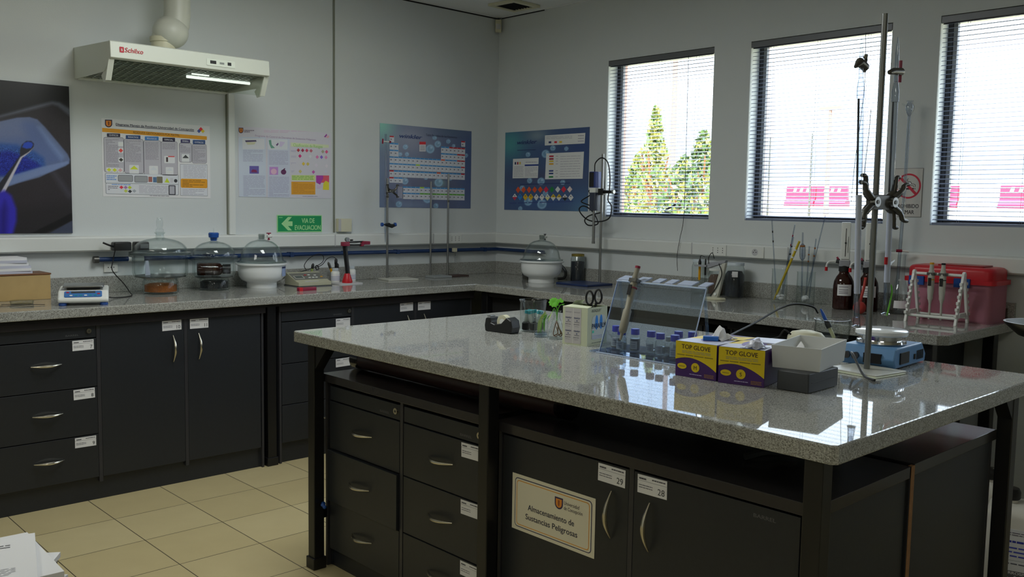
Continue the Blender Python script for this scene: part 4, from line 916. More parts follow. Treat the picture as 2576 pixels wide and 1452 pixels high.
v = thing('laboratory_balance', 'white laboratory balance with a blue keypad and steel pan', 'balance', (-3.005, -.455, H), -20)
w_, d_ = .105, .135
MB().prism([(-d_, .016), (-d_, .034), (-d_+.055, .064), (d_-.01, .070), (d_, .060), (d_, .016), (d_-.03, .012), (-d_+.02, .012)], -w_, w_, 'white_plastic', axis='x').build('housing', v, bevel=.008, seg=3)
k_ = MB(); T = shift(0, -d_+.027, .0505) @ Euler((R(28.5), 0, 0)).to_matrix().to_4x4()
k_.rbox(-.078, .078, -.024, .024, -.001, .0012, .008, mat('keypad', (62, 112, 176), .4), T=T)
k_.rbox(-.05, .05, .006, .020, .001, .0022, .003, 'dark_grey', T=T)
for i in range(6): k_.rbox(-.056+i*.02, -.044+i*.02, -.016, -.008, .001, .0022, .003, 'teal' if i % 3 else 'white_plastic', T=T)
k_.rbox(.058, .07, -.004, .004, .001, .0022, .002, 'red', T=T); k_.rbox(-.07, -.058, .008, .016, .001, .0022, .002, 'red', T=T); k_.build('keypad', v)
MB().rbox(-.086, .086, -.07, .115, .078, .084, .01, 'steel', top=.002).build('weighing_pan', v)
MB().rbox(-.07, .07, -.05, .1, .066, .079, .01, 'black').build('pan_support', v)
for x, y in ((-.085, -.11), (.085, -.11), (-.085, .11), (.085, .11)): MB().lathe([(.016, 0), (.018, .004), (.015, .014)], 'blue', 16, c=(x, y, 0)).build('foot', v)

def glass_desiccator(name, label, loc, rb, r, rf, zb, zf, zd, zn, rn):
    v = thing(name, label, 'desiccator', loc, group='desiccators on the left worktop')
    MB().lathe([(rb*.9, 0), (rb, .008), (rb, zb-.012), (rb*.93, zb), (r*.96, zb+.018), (r, zb+.035), (r, zf-.008), (rf, zf-.004), (rf, zf+.006),
                (r-.008, zf+.004), (r-.008, zb+.036), (r*.94-.006, zb+.02), (rb*.9, zb+.004), (rb-.008, zb-.012), (rb-.008, .012), (0, .01)], 'glass', 48).build('bowl', v)
    dm = [(rf, zf+.008), (rf, zf+.018), (r*.99, zf+.022)]
    for i in range(1, 9):
        t = i/9; dm.append((rn+(r*.99-rn)*math.cos(t*PI/2), zf+.022+(zd-zf-.022)*math.sin(t*PI/2)))
    dm += [(rn, zd+.004), (rn*.92, zn-.01), (rn*1.2, zn-.006), (rn*1.2, zn)]
    MB().lathe(dm+[(a-.004, b-.001) for a, b in dm[::-1] if a > .012], 'glass', 48).build('lid', v); return v
d1 = glass_desiccator('glass_desiccator', 'largest clear glass desiccator, orange beads in its foot and a tall stopper', (-2.545, -.215, H), .088, .136, .152, .075, .197, .285, .318, .022)
MB().lathe([(.018, .30), (.020, .33), (.012, .338), (.016, .352), (.016, .378), (.012, .385), (.015, .392), (0, .392)], 'glass', 24).build('stopper', d1)
MB().lathe([(.079, .012), (.079, .045), (.06, .052), (0, .054)], 'orange_beads', 32).build('desiccant', d1)
MB().lathe([(.125, .088), (.125, .094), (0, .094)], 'glass_frost', 32).build('shelf', d1)
v = thing('paper_card', 'small white card standing inside the largest clear desiccator', 'card', (-2.605, -.2, .996), 25)
MB().prism([(-.018, 0), (.018, 0), (.004, .075), (-.012, .075)], -.0008, .0008, 'sleeve').build('sheet', v)
d2 = glass_desiccator('glass_desiccator', 'smaller clear glass desiccator with a blue stopper, brown bottle inside', (-2.235, -.178, H), .082, .112, .126, .06, .168, .262, .284, .02)
MB().lathe([(.016, .268), (.0185, .284), (.026, .286), (.028, .306), (.024, .312), (0, .312)], 'blue', 24).build('stopper', d2)
MB().cyl((0, 0, .31), (0, 0, .335), .0035, 'glass', 8).build('vent_tube', d2)
MB().lathe([(.073, .012), (.073, .045), (.06, .052), (0, .053)], 'dark_beads', 32).build('desiccant', d2)
MB().lathe([(.100, .070), (.100, .076), (0, .076)], 'glass_frost', 32).build('shelf', d2)
v = thing('amber_bottle', 'brown bottle lying on its side inside the blue-stoppered desiccator', 'bottle', (-2.235, -.178, .9762), -25)
T = shift(-.088, 0, .037) @ Euler((0, R(90), 0)).to_matrix().to_4x4()
MB().lathe([(.030, 0), (.0355, .005), (.0355, .108), (.032, .120), (.022, .130), (.022, .136)], 'amber', 28, T=T).build('body', v)
MB().lathe([(.027, .132), (.027, .174), (0, .176)], 'black', 24, T=T).build('cap', v)
m = MB(); m.flat = True; m.add([T @ Vector((.0362*math.cos(R(a_)), .0362*math.sin(R(a_)), z_)) for a_ in (-20, -5, 10, 25) for z_ in (.035, .075)], [(2*i, 2*i+2, 2*i+3, 2*i+1) for i in range(3)], 'paper_grey'); m.build('label', v)

def white_desiccator(label, loc, rz, grp, tap='red'):
    v = thing('porcelain_desiccator', label, 'desiccator', loc, rz, group=grp)
    MB().lathe([(.082, 0), (.084, .004), (.082, .028), (.088, .036), (.112, .046), (.127, .068), (.131, .10), (.131, .126), (.143, .132), (.143, .141), (.134, .141), (.122, .13), (.122, .08), (.08, .05), (0, .046)], 'porcelain', 48).build('bowl', v)
    dm = [(.137, .143), (.137, .149), (.122, .152)]
    for i in range(1, 10):
        t = i/10; dm.append((.021+(.117-.021)*math.cos(t*PI/2)**.92, .152+.115*math.sin(t*PI/2)))
    dm += [(.021, .270), (.018, .292), (.020, .296)]
    MB().lathe(dm+[(a-.0035, b-.001) for a, b in dm[::-1]], 'glass', 48).build('dome', v)
    MB().lathe([(.014, .272), (.017, .298), (.017, .302), (0, .302)], 'glass_frost', 20).build('stopper', v)
    t = MB().tube([(.012, 0, .283), (.045, 0, .288)], .006, 'glass', 10); t.build('side_arm', v)
    t = MB().tube([(.036, 0, .288), (.062, 0, .290)], .009, 'white_plastic', 10).cyl((.045, 0, .270), (.045, 0, .305), .004, 'maroon' if tap == 'red' else 'dark_grey', 8).box(.032, .058, -.003, .003, .303, .309, 'maroon' if tap == 'red' else 'dark_grey').cyl((.045, 0, .268), (.045, 0, .275), .007, 'maroon' if tap == 'red' else 'dark_grey', 8); t.build('stopcock', v)
    return v
v = white_desiccator('white porcelain desiccator with a clear dome, right of the blue-stoppered one', (-1.955, -.185, H), 0, 'desiccators on the left worktop')
m = MB(); r_ = .1325
vs = []; 
for i in range(5):
    a = R(-62+6*i)
    for z in (.068, .122): vs.append(((r_)*math.cos(a), (r_)*math.sin(a), z))
m.flat = True; m.add(vs, [(2*i, 2*i+2, 2*i+3, 2*i+1) for i in range(4)], mat('pale_blue', (150, 168, 206), .5))
vs = [(p[0]*1.002, p[1]*1.002, .112 if k % 2 == 0 else .122) for k, p in enumerate(vs)]
m.add(vs, [(2*i, 2*i+2, 2*i+3, 2*i+1) for i in range(4)], cmat((40, 48, 90))); m.build('sticker', v)

v = thing('ph_meter', 'grey-beige bench pH meter with sloping keypad beside the white desiccator', 'meter', (-1.672, -.215, H), 0)
MB().prism([(-.075, .004), (-.075, .026), (-.045, .032), (.055, .072), (.085, .075), (.085, .004)], -.108, .108, mat('meter_beige', (176, 174, 150), .5), axis='x').build('housing', v, bevel=.003)
MB().box(-.11, .11, -.078, .088, 0, .005, 'dark_grey').build('base', v)
T = shift(0, .006, .0527) @ Euler((R(21.8), 0, 0)).to_matrix().to_4x4(); m = MB()
m.box(-.104, .104, -.04, .045, -.001, .001, mat('meter_grey', (110, 110, 104), .5), T=T); m.rbox(-.094, -.034, -.026, .012, .0005, .002, .003, mat('meter_lcd_frame', (176, 176, 166), .4), T=T); m.rbox(-.089, -.04, -.02, .007, .0015, .0026, .002, mat('lcd', (70, 78, 76), .2), T=T)
for x, y, c in ((-.012, .016, 'red'), (.012, .016, 'white_plastic'), (.0, -.018, 'white_plastic'), (.024, -.018, 'white_plastic'), (.046, -.018, 'white_plastic'), (.082, -.012, 'yellow'), (.05, .01, 'white_plastic')): m.rbox(x-.008, x+.008, y-.004, y+.004, .0005, .003, .003, c, T=T)
m.build('keypad', v)
m = MB(); T2 = shift(0, -.060, .0297) @ Euler((R(11), 0, 0)).to_matrix().to_4x4(); m.box(-.06, .03, -.006, .006, .0, .0006, 'paper_grey', T=T2); m.build('front_label', v)
for k, (pts, lb) in enumerate((([(-1.80, -.10, .925), (-1.72, -.10, .96), (-1.60, -.10, .985), (-1.515, -.10, 1.02), (-1.50, -.10, 1.055), (-1.53, -.10, 1.075), (-1.585, -.09, 1.055), (-1.62, -.08, 1.01), (-1.60, -.07, .975)], 'black cable looping behind the pH meter'),
    ([(-1.555, -.09, .99), (-1.51, -.10, 1.01), (-1.475, -.10, 1.045), (-1.44, -.10, 1.055), (-1.415, -.10, 1.045), (-1.41, -.10, 1.02)], 'shorter black cable arching to the upright black electrode'))):
    tag(MB().tube(bez(pts, 6), .0022, 'black', 6).build('cable'), lb, 'cable')
def electrode(name, label, x, y, z0, z1, cap, tilt, body='yellow', frac=.5, r=.007, grp='electrodes behind the pH meter'):
    v = thing(name, label, 'electrode', (x, y, z0), group=grp, rot=(0, R(tilt), 0)); L = z1-z0
    MB().lathe([(r*.7, 0), (r, L*.06), (r, L*frac)], body, 12).build('shaft', v)
    MB().lathe([(r*1.1, L*frac), (r*1.25, L*(frac+.08)), (r*1.2, L*.85), (r*.4, L)], cap, 12).build('grip', v); return v
electrode('ph_electrode', 'electrode with black grip and pale yellow shaft, leftmost by the pH meter', -1.575, -.085, .960, 1.02, 'black', 12, 'leaf_pale', .45)
electrode('ph_electrode', 'electrode with yellow shaft and silver connector leaning left', -1.435, -.09, .958, 1.03, 'steel_dull', -22, 'yellow', .42)
electrode('ph_electrode', 'tall all-black electrode hanging between the yellow ones', -1.414, -.10, .985, 1.045, 'black', 2, 'black', .4, .0075)
electrode('ph_electrode', 'electrode with short yellow shaft and black grip, rightmost of the group', -1.395, -.09, .958, 1.015, 'black', 0, 'yellow', .35)
tag(MB().tube(bez([(0, 0, 0), (.012, 0, .01), (.024, .0, .004), (.026, 0, -.012), (.012, 0, -.014), (.006, 0, 0)], 5), .0035, 'dark_grey', 6).build('wire_coil'), 'small dark coil of cable behind the pH meter', 'cable', loc=(-1.555, -.09, .995))

v = thing('marker_pen', 'dark red marker case lying on the worktop edge before the pH meter', 'case', (-1.845, -.485, H+.0095), 3)
MB().rbox(-.058, .058, -.012, .012, -.009, .009, .005, 'maroon', top=.003).build('body', v); MB().rbox(-.056, -.03, -.0125, .0125, -.0095, .0098, .004, 'red').build('cap', v)

def white_bottle(label, x, y, r, h):
    v = thing('reagent_bottle', label, 'bottle', (x, y, H), group='small white bottles by the electrode arm')
    MB().lathe([(r*.94, 0), (r, .004), (r, h*.72), (r*.8, h*.8), (r*.62, h*.83), (r*.62, h*.86)], 'white_plastic', 24).build('body', v)
    MB().lathe([(r*.74, h*.84), (r*.74, h*.99), (r*.7, h), (0, h)], mat('cap_pale', (196, 206, 214), .4), 24).build('cap', v)
    m = MB(); m.lathe([(r*1.01, h*.15), (r*1.01, h*.6)], 'paper', 24, cap=False)
    for q in range(3): m.lathe([(r*1.02, h*(.22+q*.1)), (r*1.02, h*(.245+q*.1))], cmat((96, 110, 160)), 24, cap=False)
    m.build('label', v)
white_bottle('small white plastic bottle left of the red-footed arm', -1.452, -.155, .026, .09)
white_bottle('small white plastic bottle right of the red-footed arm', -1.325, -.135, .027, .098)
v = thing('probe_stand', 'black articulated electrode arm with red joints on a thin grey plate', 'arm', (-1.42, -.235, H))
MB().rbox(-.085, .085, -.055, .055, 0, .006, .02, 'paper_grey').build('base_plate', v)
MB().lathe([(.031, .006), (.031, .016), (.024, .04), (.016, .062), (0, .064)], 'red', 20).build('foot', v)
m = MB(); m.tube([(-.004, 0, .055), (-.028, 0, .235)], .006, 'black', 8).tube([(.012, 0, .055), (-.010, 0, .235)], .0075, 'dark_grey', 8).tube([(.004, .008, .055), (-.02, .008, .235)], .006, 'black', 8); m.build('column', v)
MB().rbox(-.04, .012, -.014, .014, .228, .252, .006, 'maroon', top=.004).build('elbow_joint', v)
m = MB(); m.tube([(.0, 0, .250), (.115, 0, .252)], .005, 'black', 8).tube([(.0, 0, .232), (.115, 0, .233)], .005, 'black', 8).tube([(.01, .006, .236), (.09, .006, .248)], .0018, 'steel', 6); m.build('forearm', v)
m = MB(); m.prism([(.092, .224), (.105, .256), (.158, .254), (.158, .234), (.115, .234), (.11, .224)], -.013, .013, 'maroon'); m.build('wrist', v, bevel=.003)
m = MB(); m.cyl((-.002, -.01, .266), (-.002, .006, .266), .013, 'steel', 16).cyl((.02, -.006, .262), (.04, .004, .262), .005, 'black', 8); m.build('clamp_knob', v)

# ------------------------------------------------------------------ retort stands on the left worktop
def boss_butterfly(v, x, z, s=1.0, T0=None):
    """double butterfly clamp: centre block and four curved jaws"""
    T = (T0 or Matrix.Identity(4)) @ shift(x, 0, z)
    MB().rbox(-.026*s, .026*s, -.012, .012, -.016*s, .016*s, .005, 'clamp', T=T, top=.003).build('clamp_body', v)
    for sx in (-1, 1):
        for sz in (-1, 1):
            P = [(sx*.02*s, -.008*sz, sz*.008*s), (sx*.042*s, -.012*sz, sz*.022*s), (sx*.052*s, -.014, sz*.045*s), (sx*.050*s, -.016, sz*.062*s), (sx*.075*s, -.016, sz*.058*s)]
            MB().tube(bez(P, 4), [.010*s]*4+[.0095*s]*5+[.008*s]*4+[.007*s]*3+[.004*s], 'clamp', 8, T=T).build('jaw', v)
    MB().ball((-.03*s, -.018, -.002), .009*s, 'steel', 10, T=T).ball((.03*s, -.018, -.002), .009*s, 'steel', 10, T=T).build('adjusting_knob', v)
def stand(label, x, y, base, rodpos, h, r, bm, tilt=0, grp='bare retort stands'):
    v = thing('retort_stand', label, 'stand', (x, y, H), tilt, group=grp)
    bx, by, bt = base; m = MB()
    m.prism([(-bx/2, -by/2), (bx/2, -by/2), (bx/2, by/2), (-bx/2, by/2)], .0, bt, bm, axis='z'); m.build('base', v, bevel=.0025)
    MB().cyl((rodpos[0], rodpos[1], bt), (rodpos[0], rodpos[1], h), r, 'steel', 12).build('rod', v); return v
mat('enamel', (196, 196, 186), .35)
s1 = stand('retort stand with white base, black clamp and thin glass burette', -.985, -.155, (.215, .15, .010), (-.055, .045), .645, .0075, 'enamel', -8, None)
boss_butterfly(s1, -.035, .565, .62, shift(0, .03, 0))
m = MB(); m.tube([(-.075, .03, .352), (-.03, .03, .338), (.0, .03, .352)], .009, 'black', 10).cyl((-.055, .02, .352), (-.055, .055, .352), .011, 'black', 10); m.build('boss_head', s1)
for x in (-.10, -.008): MB().cyl((x-.006, .03, .352), (x+.006, .03, .352), .012, 'blue', 14).build('thumb_screw', s1)
MB().cyl((-.088, .03, .352), (-.02, .03, .352), .0045, 'steel_dull', 8).build('screw_bar', s1)
v = thing('burette', 'thin glass burette held by the stand before the periodic table poster', 'burette', (-1.065, -.125, H), group='burettes')
MB().lathe([(.0015, .24), (.0045, .30), (.0055, .305), (.0055, .90), (.0065, .92)], 'glass_tube', 12, cap=False).build('tube', v)
MB().cyl((-.02, -.004, .872), (.03, -.004, .872), .004, 'white_plastic', 8).cyl((-.026, -.004, .858), (-.024, -.004, .888), .005, 'maroon', 8).cyl((.024, -.004, .872), (.036, -.004, .872), .007, 'maroon', 8).build('stopcock', v)
s2 = stand('bare retort stand with grey base, middle of the three by the corner', -.645, -.145, (.145, .105, .014), (-.04, .04), .635, .0065, mat('base_grey', (150, 156, 158), .4), -3)
s3 = stand('bare retort stand with dark brown base nearest the corner', -.475, -.105, (.17, .11, .008), (-.06, .0), .69, .0075, mat('base_brown', (72, 50, 46), .45), -2)
MB().rbox(-.066, -.054, -.008, .008, .50, .515, .003, 'steel_dull').build('stop_ring', s3)
# ------------------------------------------------------------------ window worktop, from the corner
v = white_desiccator('white porcelain desiccator with a clear dome in the room corner', (-.335, -.80, H), 20, None, 'grey')
v = thing('vacuum_gun', 'grey hand tool with black knob beside the corner desiccator', 'tool', (-.20, -.52, H), 60)
MB().tube(bez([(-.10, 0, .05), (-.03, 0, .07), (.03, 0, .05), (.06, 0, .02)], 6), [.012]*6+[.014]*6+[.012]*7, 'dark_grey', 10).build('hose', v); MB().rbox(-.11, .0, -.025, .025, 0, .02, .006, 'steel_dull').build('base', v)
MB().cyl((-.13, 0, .055), (-.095, 0, .055), .012, 'black', 12).ball((-.135, 0, .055), .009, 'white_plastic', 10).build('knob', v)
v = thing('rubber_hose', 'grey rubber hose behind the corner desiccator', 'hose', (-.14, -.70, H))
MB().tube(bez([(-.03, .14, .10), (.02, .04, .12), (.05, -.03, .10), (.06, -.07, .06), (.04, -.08, .02), (.0, -.06, .012)], 6), .010, 'dark_grey', 8).build('tube', v)
v = thing('specimen_jar', 'glass jar of black powder with a yellow lid behind the blue stand base', 'jar', (-.068, -.868, H), group='jars on the window worktop')
MB().lathe([(.043, 0), (.047, .004), (.047, .15), (.040, .160), (.040, .165), (.0375, .165), (.044, .149), (.044, .006), (0, .004)], 'glass', 32).build('glass_wall', v)
MB().lathe([(.043, .005), (.0435, .13), (0, .132)], mat('powder_black', (26, 32, 44), .8), 28).build('contents', v)
MB().lathe([(.042, .164), (.042, .178), (.039, .180), (0, .180)], mat('lid_gold', (150, 132, 60), .35, .6), 28).build('lid', v)

v = thing('homogenizer_stand', 'overhead homogenizer clamped to a tall rod on a dark blue base', 'homogenizer', (-.125, -1.11, H))
MB().prism([(-.225, .165), (.009, .165), (.009, -.10), (-.225, -.10)], 0, .014, 'navy_metal', axis='z').build('base', v, bevel=.003)
MB().cyl((0, 0, .014), (0, 0, .815), .0085, 'steel', 14).build('rod', v)
hx, hy = -.01, .052
MB().rbox(hx-.026, hx+.026, hy-.028, hy+.022, .462, .575, .008, mat('motor_dark', (50, 56, 74), .4), top=.004).build('motor_lower', v)
MB().rbox(hx-.028, hx+.028, hy-.030, hy+.024, .605, .705, .006, mat('motor_blue', (44, 62, 128), .35), top=.003).build('motor_upper', v)
MB().rbox(hx-.030, hx-.024, hy-.016, hy+.022, .61, .70, .002, 'black').rbox(hx-.026, hx+.026, hy-.028, hy+.022, .575, .605, .004, 'white_plastic').build('switch_panel', v)
MB().cyl((hx, hy, .462), (hx, hy, .27), .0095, 'steel', 14).cyl((hx, hy, .27), (hx, hy, .255), .011, 'steel', 14).build('shaft', v)
m = MB(); m.rbox(-.016, .016, -.02, .02, .56, .60, .004, 'black').cyl((0, -.02, .58), (0, -.085, .58), .010, 'black', 12).cyl((0, -.085, .58), (0, -.10, .58), .012, 'steel', 12).cyl((0, .045, .58), (0, 0, .58), .006, 'steel_dull', 8); m.build('boss_clamp', v)
m = MB(); z0 = H
m.tube(bez([(-.01, .055, .705), (-.01, .05, .76), (-.01, .0, .79), (-.01, -.05, .76), (-.01, -.07, .68), (-.01, -.07, .60), (-.01, -.06, .53), (-.01, -.09, .49), (-.01, -.075, .42), (-.01, 0, .395), (-.01, .09, .40), (-.01, .15, .43), (-.01, .18, .47), (-.01, .14, .49), (-.01, .07, .46), (-.01, .02, .40), (-.01, .03, .375), (-.01, .10, .37), (-.01, .13, .40), (-.01, .09, .43), (-.01, -.0, .45)], 6), .0042, 'black', 7)
m.tube(bez([(-.01, .075, .60), (-.01, .10, .585), (-.01, .09, .56), (-.01, .15, .53), (-.01, .16, .515), (-.01, .11, .50), (-.01, .07, .49)], 6), .0038, 'black', 7); m.build('power_cable', v)

v = thing('electrode_stand', 'white plastic electrode arm on an oval foot beside the dark jar', 'arm', (-.30, -2.085, H), -90)
MB().lathe([(.062, 0), (.064, .005), (.055, .010), (0, .012)], 'cream', 32, T=Matrix.Diagonal((1.0, .75, 1, 1))).build('foot', v)
MB().prism([(-.02, .008), (.022, .008), (.035, .05), (.068, .20), (.045, .205), (.0, .05)], -.011, .011, mat('arm_pale', (190, 190, 180), .4)).build('column', v, bevel=.004)
MB().cyl((.012, -.018, .03), (.012, .018, .03), .008, 'white_plastic', 12).build('pivot', v)
MB().prism([(.07, .215), (.065, .200), (-.045, .165), (-.052, .195)], -.013, .013, mat('arm_grey', (150, 152, 158), .4)).build('forearm', v, bevel=.003)
MB().box(-.122, -.045, -.026, -.008, .172, .182, 'arm_grey').build('electrode_clip', v, bevel=.001)
MB().tube(bez([(-.035, -.016, .19), (-.035, -.016, .225), (-.015, -.016, .25), (-.0, -.016, .22)], 5), .0022, 'black', 6).tube(bez([(.03, -.016, .195), (.05, -.016, .14), (.02, -.016, .07), (-.015, -.016, .02)], 6), .0025, 'black', 6).build('cable', v)
v = thing('ph_electrode', 'orange-yellow electrode with black cap hanging left of the white arm', 'electrode', (-.29, -1.975, H+.095), group=None)
MB().lathe([(.004, 0), (.0065, .006), (.0065, .075)], 'yellow', 12).build('shaft', v); MB().lathe([(.0065, .075), (.0085, .085), (.0085, .10), (.004, .115), (.003, .118)], 'black', 12).build('cap', v)
MB().tube(bez([(0, 0, .115), (.0, -.006, .135), (0, -.03, .13)], 5), .002, 'black', 6).build('cable', v)
v = thing('temperature_probe', 'thin black temperature probe hanging beside the yellow electrode', 'probe', (-.29, -2.012, H+.075), group=None)
MB().cyl((0, 0, 0), (0, 0, .05), .0018, 'steel_dull', 8).build('needle', v); MB().lathe([(.0045, .05), (.005, .06), (.005, .095), (.003, .14)], 'black', 10).build('grip', v)
def jar(label, x, y, r, h, fill, fm, card_=True, lidm='cap_pale'):
    v = thing('specimen_jar', label, 'jar', (x, y, H), group='jars on the window worktop')
    MB().lathe([(r*.92, 0), (r, .005), (r, h*.80), (r*.86, h*.88), (r*.86, h*.93), (r*.80, h*.93), (r*.94, h*.79), (r*.94, .008), (0, .006)], 'glass', 32).build('glass_wall', v)
    if fill: MB().lathe([(r*.92, .008), (r*.93, fill-.02), (r*.7, fill), (0, fill+.004)], fm, 28).build('contents', v)
    MB().lathe([(r*.92, h*.92), (r*.92, h*.985), (r*.88, h), (0, h)], lidm, 32).build('lid', v)
    if card_:
        m = MB(); vs = []
        for i in range(5):
            a = R(198+8*i)
            for z in (h*.60, h*.76): vs.append((r*1.01*math.cos(a), r*1.01*math.sin(a), z))
        m.flat = True; m.add(vs, [(2*i, 2*i+2, 2*i+3, 2*i+1) for i in range(4)], 'paper'); m.build('label', v)
    return v
jar('glass jar of dark blue-black beads with a white sticker', -.115, -2.085, .055, .192, .145, mat('powder_black', (26, 32, 44)))
jar('empty clear jar with a pale lid behind the white electrode arm', -.085, -1.83, .044, .196, 0, None, False)
jar('jar with reddish-brown contents behind the white electrode arm', -.085, -1.945, .045, .15, .115, mat('brown_fill', (92, 66, 54), .7), False, 'white_plastic')

def cyl_jar(label, x, y, r, h, name='glass_cylinder'):
    v = thing(name, label, 'jar', (x, y, H), group='glass cylinders holding pipettes')
    MB().lathe([(r*.96, 0), (r, .004), (r, h-.004), (r*1.05, h), (r*.98, h), (r*.95, h-.006), (r*.95, .008), (0, .006)], 'glass', 32).build('wall', v)
    return v
def cotton(label, x, y, s, seed):
    m = MB(); q = random.Random(seed)
    for k in range(7):
        m.ball((q.uniform(-s, s)*.55, q.uniform(-s, s)*.45, s*.55+q.uniform(0, s)*.7), s*q.uniform(.4, .6), 'paper', 8, (1, 1, q.uniform(.6, 1)))
    tag(m.build('tissue_wad'), label, 'tissue', 'tissue wads in the glass cylinders', loc=(x, y, H+.007))
p1x, p1y, p2x, p2y = -.155, -2.385, -.135, -2.525
cyl_jar('glass cylinder with a yellow-tipped pipette leaning in it', p1x, p1y, .040, .178)
cyl_jar('glass cylinder with upright glass pipettes, right of the yellow one', p2x, p2y, .046, .170)
cotton('white tissue wad at the bottom of the left pipette cylinder', p1x+.004, p1y-.006, .024, 1); cotton('white tissue wad at the bottom of the right pipette cylinder', p2x, p2y+.004, .030, 2)
def pipette(label, jx, jy, bo, to, h, r=.0035, band='maroon', col=None, bulge=False, name='glass_pipette'):
    a, b = Vector((0, 0, 0)), Vector((to[0]-bo[0], to[1]-bo[1], h)); v = thing(name, label, 'pipette', (jx+bo[0], jy+bo[1], H+.012), group='pipettes standing in the glass cylinders')
    P = [a+(b-a)*t for t in (0, .08, .1, .6, .9, 1)]
    MB().tube(P, [r*.3, r*.8, r, r, r, r*.9], col or 'glass_tube', 8).build('tube', v)
    if band:
        for t in (.72, .84): MB().tube([a+(b-a)*t, a+(b-a)*(t+.025)], r*1.15, band, 8).build('colour_ring', v)
    if bulge: MB().tube([a+(b-a)*t for t in (.60, .62, .66, .78, .82, .84)], [r, r*2.6, r*3.6, r*3.6, r*2.4, r], 'glass_tube', 12).tube([a+(b-a)*.79, a+(b-a)*.815], r*3.2, mat('amber_ring', (150, 90, 30), .4), 12).build('bulb', v)
pipette('thick yellow-striped pipette leaning to the right in the left cylinder', p1x, p1y, (0, .028), (0, -.105), .315, .0065, 'white_plastic', mat('pip_yellow', (206, 180, 40), .4))
pipette('clear pipette leaning left above the left cylinder', p1x, p1y, (-.006, .010), (.0, .060), .42, .003, 'black')
pipette('clear pipette with dark red ring standing in the left cylinder', p1x, p1y, (.01, 0), (0, -.075), .40, .003, 'maroon')
pipette('clear pipette with dark ring leaning right in the left cylinder', p1x, p1y, (.012, -.01), (.005, -.065), .335, .0045, 'dark_grey')
pipette('bulb pipette with amber ring, leftmost in the right cylinder', p2x, p2y, (0, .02), (0, .03), .36, .0042, None, None, True)
pipette('slim pipette with amber ring, rightmost in the right cylinder', p2x, p2y, (0, -.02), (0, -.045), .33, .0035, 'amber_ring')
pipette('slim pipette with amber ring in the middle of the right cylinder', p2x, p2y, (.005, 0), (0, -.01), .29, .0035, 'amber_ring')
pipette('tall clear pipette reaching up past the blind in the right cylinder', p2x, p2y, (.01, .01), (.0, -.09), .45, .003, None)

def dispenser(label, x, y, rz):
    v = thing('dispenser_bottle', label, 'bottle', (x, y, H), rz, group='amber bottles with dispensers')
    MB().lathe([(.046, 0), (.050, .005), (.050, .115), (.046, .14), (.036, .162), (.026, .175), (.024, .18), (.024, .19)], 'amber', 32).build('bottle', v)
    MB().lathe([(.027, .188), (.027, .212), (.022, .216)], 'black', 24).build('collar', v)
    MB().rbox(-.026, .026, -.022, .022, .213, .243, .006, 'arm_grey', top=.003).build('valve_block', v)
    m = MB(); m.rbox(-.022, .022, -.021, .021, .243, .43, .006, 'white_plastic', top=.004); m.box(-.0015, .0015, -.0222, -.0205, .262, .40, 'black').box(-.004, .004, -.025, -.021, .325, .332, 'black').box(.011, .0125, -.0222, -.0205, .28, .36, 'dark_grey').box(-.018, .018, -.0222, -.021, .2475, .2495, 'dark_grey'); m.build('piston_housing', v)
    MB().tube([(-.02, 0, .235), (-.04, 0, .24)], .012, 'dark_grey', 12).tube([(-.036, 0, .247), (-.028, 0, .252)], .010, 'maroon', 10).build('knob', v)
    MB().tube(bez([(-.045, 0, .238), (-.07, 0, .234), (-.082, 0, .222), (-.085, 0, .205)], 5), .0045, 'white_plastic', 8).build('spout', v)
    MB().cyl((-.085, 0, .207), (-.085, 0, .187), .007, 'red', 12).build('spout_cap', v)
    m = MB(); vs = []
    for i in range(9):
        a = R(235+10*i)
        for z in (.07, .125): vs.append((.0506*math.cos(a), .0506*math.sin(a), z))
    m.flat = True; m.add(vs, [(2*i, 2*i+2, 2*i+3, 2*i+1) for i in range(8)], 'paper')
    for z in (.112, .098, .088, .08):
        vs = []
        for i in range(6):
            a = R(245+10*i)
            for zz in (z, z+.003): vs.append((.0509*math.cos(a), .0509*math.sin(a), zz))
        m.add(vs, [(2*i, 2*i+2, 2*i+3, 2*i+1) for i in range(5)], cmat(G2))
    m.build('label', v); return v
dispenser('left amber dispenser bottle, its red-capped spout to the left', -.165, -2.745, -62)
dispenser('right amber dispenser bottle, behind the burette rod', -.15, -2.862, -62)
v = thing('pipette_filler', 'red rubber bulb pipette filler lying before the amber bottles', 'pipette filler', (-.315, -2.905, H), -60)
MB().ball((0, 0, .031), .030, 'bulb_red', 20).build('bulb', v)
MB().tube(bez([(.0, .015, .048), (.01, .035, .085), (.02, .05, .13), (.025, .06, .17)], 5), [.008]*4+[.0065]*11+[.008], 'bulb_red', 10).build('stem', v)

v = thing('volumetric_flask', 'clear conical flask with white label right of the amber bottles', 'flask', (-.115, -3.005, H), -60)
MB().lathe([(.058, 0), (.062, .005), (.062, .03), (.056, .07), (.030, .135), (.021, .165), (.019, .19), (.019, .275), (.022, .28), (.017, .28), (.017, .19), (.027, .135), (.053, .07), (.059, .03), (.058, .007), (0, .005)], 'glass', 36).build('glass_wall', v)
m = MB(); vs = []
for i in range(6):
    a = R(240+11*i)
    for z in (.03, .065): vs.append(((.0635 if z < .05 else .058)*math.cos(a), (.0635 if z < .05 else .058)*math.sin(a), z))
m.flat = True; m.add(vs, [(2*i, 2*i+2, 2*i+3, 2*i+1) for i in range(5)], 'paper'); m.build('label', v)
MB().cyl((-.026, 0, .300), (.0, 0, .300), .007, 'maroon', 12).cyl((0, 0, .300), (.03, 0, .298), .0055, 'white_plastic', 10).cyl((0, 0, .278), (0, 0, .300), .006, 'glass', 10).build('tap', v)

